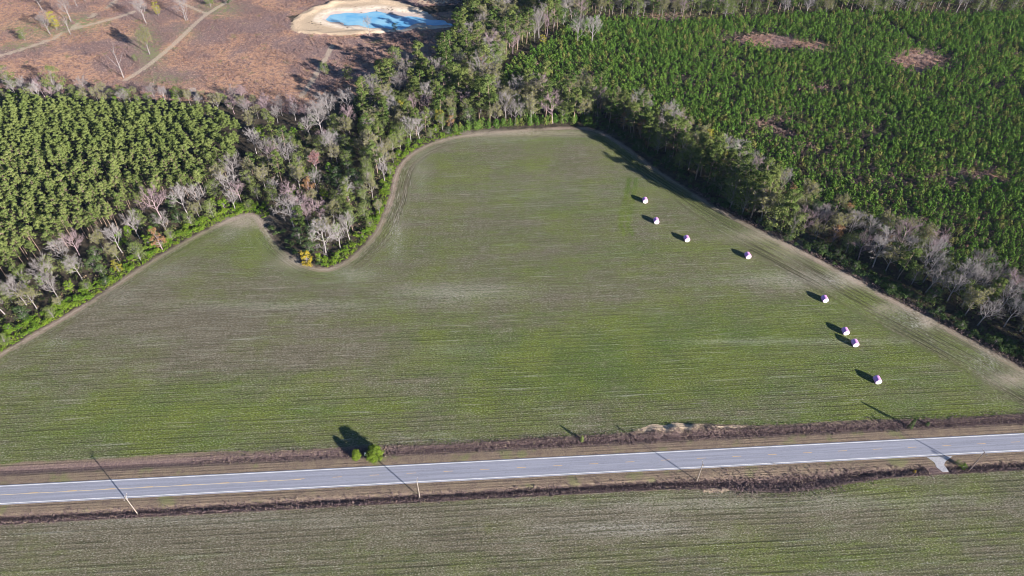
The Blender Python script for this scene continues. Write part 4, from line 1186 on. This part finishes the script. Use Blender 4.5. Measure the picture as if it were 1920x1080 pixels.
# --- utility poles
M_POLE = bark_mat('weathered_pole', (.20, .165, .14), (.30, .255, .215), 2.0)
M_POLED = bark_mat('dark_pole', (.16, .13, .12), (.24, .20, .18), 2.0)
n = NT('porcelain'); M_PORC = n.surf((.62, .62, .62), .3, .5)
n = NT('galvanised_steel'); M_GALV = n.surf((.42, .43, .45), .4, .5)
def pole(px, py, label, mat, H_=11.0, arm=2.5, lean=0.0):
    g = at(px, py)
    root = bpy.data.objects.new('utility_pole', None); COL.objects.link(root)
    root.location = (g[0], g[1], gz(*g) - .1); root.rotation_euler = (0, lean, RA + math.pi / 2)
    m = MB(); m.tube((0, 0, 0), (0, 0, H_), .17, .11, 10); obj('pole', m.mesh('pole', [mat]), root)
    m = MB(); m.box((0, -.16, H_ - .45), (arm, .10, .13)); obj('crossarm', m.mesh('crossarm', [mat]), root)
    m = MB()
    for s_ in (-1, 1): m.tube((s_ * .65, -.17, H_ - .5), (0, -.15, H_ - 1.2), .025, .025, 5)
    obj('brace', m.mesh('brace', [M_GALV]), root)
    for x_ in (-arm / 2 + .12, arm / 2 - .12, .0):
        m = MB(); zb = H_ - .38 if x_ else H_
        y_ = -.16 if x_ else 0
        m.tube((x_, y_, zb), (x_, y_, zb + .14), .02, .02, 6); m.tube((x_, y_, zb + .12), (x_, y_, zb + .2), .07, .06, 8); m.tube((x_, y_, zb + .2), (x_, y_, zb + .28), .05, .035, 8)
        obj('insulator', m.mesh('insulator', [M_PORC]), root)
    m = MB(); m.tube((.22, -.1, H_ - 2.2), (.22, -.1, H_ - 1.55), .05, .05, 8); m.box((.22, 0, H_ - 1.9), (.06, .22, .06)); obj('surge_arrester', m.mesh('surge_arrester', [M_GALV]), root)
    return tag(root, label, 'utility pole', 'utility poles along the near side of the road')
pole(257, 962, 'pale wooden utility pole with crossarm beside the road, leftmost', M_POLE)
pole(787, 932, 'pale wooden utility pole opposite the two round roadside trees', M_POLE)
pole(1307, 901, 'wooden utility pole at the left end of the widened ditch', M_POLE)
pole(1819, 880, 'dark wooden utility pole just right of the gravel driveway', M_POLED)

# --- wrapped cotton bales
def wrap_mat():
    n = NT('pink_wrap')
    t = n.new('ShaderNodeTexCoord').outputs['Object']
    f = n.noise(t, 2.4, 4, .6)
    c = n.mix(n.mapr(f, .35, .7), (.62, .27, .60), (.72, .36, .68))
    s = n.new('ShaderNodeSeparateXYZ'); n.set(s.inputs[0], t)
    c = n.mix(n.mapr(n.M('SINE', n.M('MULTIPLY', s.outputs[1], 34)), .7, 1, 0, .15), c, (.85, .6, .78))
    return n.surf(c, .35, .5, f, .3, .04)
def cotton_mat():
    n = NT('cotton_lint')
    t = n.new('ShaderNodeTexCoord').outputs['Object']
    c = n.mix(n.mapr(n.noise(t, 5, 4), .3, .7), (.78, .76, .72), (.90, .89, .87))
    return n.surf(c, .95, .1, n.noise(t, 7, 4, .7), .6, .08)
M_WRAP, M_COT = wrap_mat(), cotton_mat()
def ring(rad, y, k=36, sag=.05, nz=0.0, r=None):
    a = np.arange(k) * 2 * np.pi / k
    rr = rad * (1 + (r.normal(0, nz, k) if nz else 0))
    x = rr * np.cos(a) * 1.02; z = rr * np.sin(a)
    z = np.maximum(z, -1.15 * .93)
    return np.stack([x, np.full(k, y), z + 1.15 * .93], 1)
def bale():
    r = np.random.default_rng(3)
    root = bpy.data.objects.new('cotton_bale', None); COL.objects.link(root)
    prof = [(1.02, -1.20), (1.10, -1.17), (1.15, -1.08), (1.16, -.6), (1.155, 0), (1.16, .6), (1.15, 1.08), (1.10, 1.17), (1.02, 1.20)]
    V = np.vstack([ring(a, b, nz=.004, r=r) for a, b in prof]); k = 36; F_ = []
    for j in range(len(prof) - 1):
        for i_ in range(k): F_.append((j * k + i_, j * k + (i_ + 1) % k, (j + 1) * k + (i_ + 1) % k, (j + 1) * k + i_))
    obj('plastic_wrap', mesh_np('plastic_wrap', V, [np.array(F_)], [M_WRAP], None, True), root)
    for sgn in (-1, 1):
        pr = [(1.03, 1.18), (.98, 1.20), (.75, 1.235), (.45, 1.255), (.15, 1.26)]
        V = np.vstack([ring(a, b * sgn, nz=.01, r=r) * np.array([1, 1, 1]) for a, b in pr]); F_ = []
        # keep rings centred on the bale axis
        for j, (a, b) in enumerate(pr): V[j * k:(j + 1) * k, 1] += r.normal(0, .012, k)
        for j in range(len(pr) - 1):
            for i_ in range(k): F_.append((j * k + i_, j * k + (i_ + 1) % k, (j + 1) * k + (i_ + 1) % k, (j + 1) * k + i_))
        V = np.vstack([V, [[0, 1.26 * sgn, 1.07]]]); c_ = len(V) - 1; b0 = (len(pr) - 1) * k
        T_ = np.array([(b0 + i_, b0 + (i_ + 1) % k, c_) for i_ in range(k)])
        obj('cotton_end', mesh_np('cotton_end', V, [T_, np.array(F_)], [M_COT], None, True), root)
    return root
b0_ = bale()
BL = [(1209, 380, 'farthest cotton bale wrapped in pink plastic, standing alone near the shade of the tree line'),
    (1230, 419, 'pink wrapped cotton bale second from the far end of the scattered line'),
    (1287, 453, 'pink wrapped cotton bale third from the far end of the scattered line'),
    (1401, 485, 'pink wrapped cotton bale closest to the right field border, fourth from the far end'),
    (1545, 566, 'pink wrapped cotton bale standing alone between the far four and the close pair'),
    (1584, 626, 'farther of the two pink wrapped cotton bales standing close together'),
    (1602, 648, 'nearer of the two pink wrapped cotton bales standing close together'),
    (1644, 717, 'nearest pink wrapped cotton bale, alone and closest to the road')]
for i_, (px, py, lab) in enumerate(BL):
    g = at(px, py)
    o = b0_ if i_ == 0 else copy_tree(b0_, (0, 0, 0))
    o.location = (g[0], g[1] + .4, gz(*g) - .03); o.rotation_euler = (0, 0, RA + R(random.uniform(-4, 4)))
    o.scale = (1.05, 1.05, 1.05)
    tag(o, lab, 'cotton bale', 'pink wrapped cotton bales in the field')

# --- small white utility pedestal between the two round trees
g = at(685, 853)
root = bpy.data.objects.new('utility_pedestal', None); COL.objects.link(root); root.location = (g[0], g[1], gz(*g)); root.rotation_euler = (0, 0, RA)
m = MB(); m.box((0, 0, .75), (.55, .35, 1.3)); obj('cabinet', m.mesh('cabinet', [M_WHITE]), root)
m = MB(); m.box((0, 0, 1.45), (.62, .42, .1)); obj('lid', m.mesh('lid', [M_GALV]), root)
m = MB(); m.box((0, 0, .05), (.7, .5, .12)); obj('base', m.mesh('base', [M_GALV]), root)
tag(root, 'small white utility box between the two round yellow green trees', 'utility box')
g = at(1430, 906)

# like-labelled neighbours: say which one by its distance
from collections import defaultdict
byl = defaultdict(list)
for o in COL.objects:
    if o.parent is None and o.get('label') and 'plantation' not in o['label'] and 'cone shaped' not in o['label']: byl[o['label']].append(o)
ORD = ['nearest', 'second nearest', 'third nearest', 'fourth nearest', 'fifth nearest', 'sixth nearest', 'seventh nearest', 'eighth nearest', 'ninth nearest', 'tenth nearest', 'eleventh nearest', 'twelfth nearest']
for lab, os_ in byl.items():
    if len(os_) < 2: continue
    os_.sort(key=lambda o: o.location.length)
    for i_, o in enumerate(os_):
        pre = 'farthest' if i_ == len(os_) - 1 else (ORD[i_] if i_ < 12 else None)
        if pre: o['label'] = pre + ' ' + lab
for o in COL.objects:
    if o.get('label') and len(o['label'].split()) > 16: o['label'] = o['label'].replace('small ', '', 1).replace('pale ', '', 1).replace(' low ', ' ')
    if o.get('label') and len(o['label'].split()) > 16: o['label'] = o['label'].replace(' olive green', '').replace('bushy ', '')
# remove any prototype that found no place
for kind, lst in PROTO.items():
    for o in lst:
        if o.name not in USED:
            for ch in list(o.children): bpy.data.objects.remove(ch)
            bpy.data.objects.remove(o)
print('trees placed', len(ALLT), 'objects', len(bpy.data.objects))

# ------------------------------------------------------------------ haze
hz = bpy.data.materials.new('haze'); hz.use_nodes = True
t_ = hz.node_tree; t_.nodes.clear()
pv = t_.nodes.new('ShaderNodeVolumePrincipled')
pv.inputs['Color'].default_value = (.5, .7, 1.0, 1)
pv.inputs['Density'].default_value = .00002
ho = t_.nodes.new('ShaderNodeOutputMaterial')
t_.links.new(pv.outputs[0], ho.inputs['Volume'])
m = MB(); m.box((100, 1500, 102), (9400, 10200, 212))
tag(obj('haze', m.mesh('haze', [hz])), 'thin bluish haze over the fields and woods', 'haze', kind='stuff')
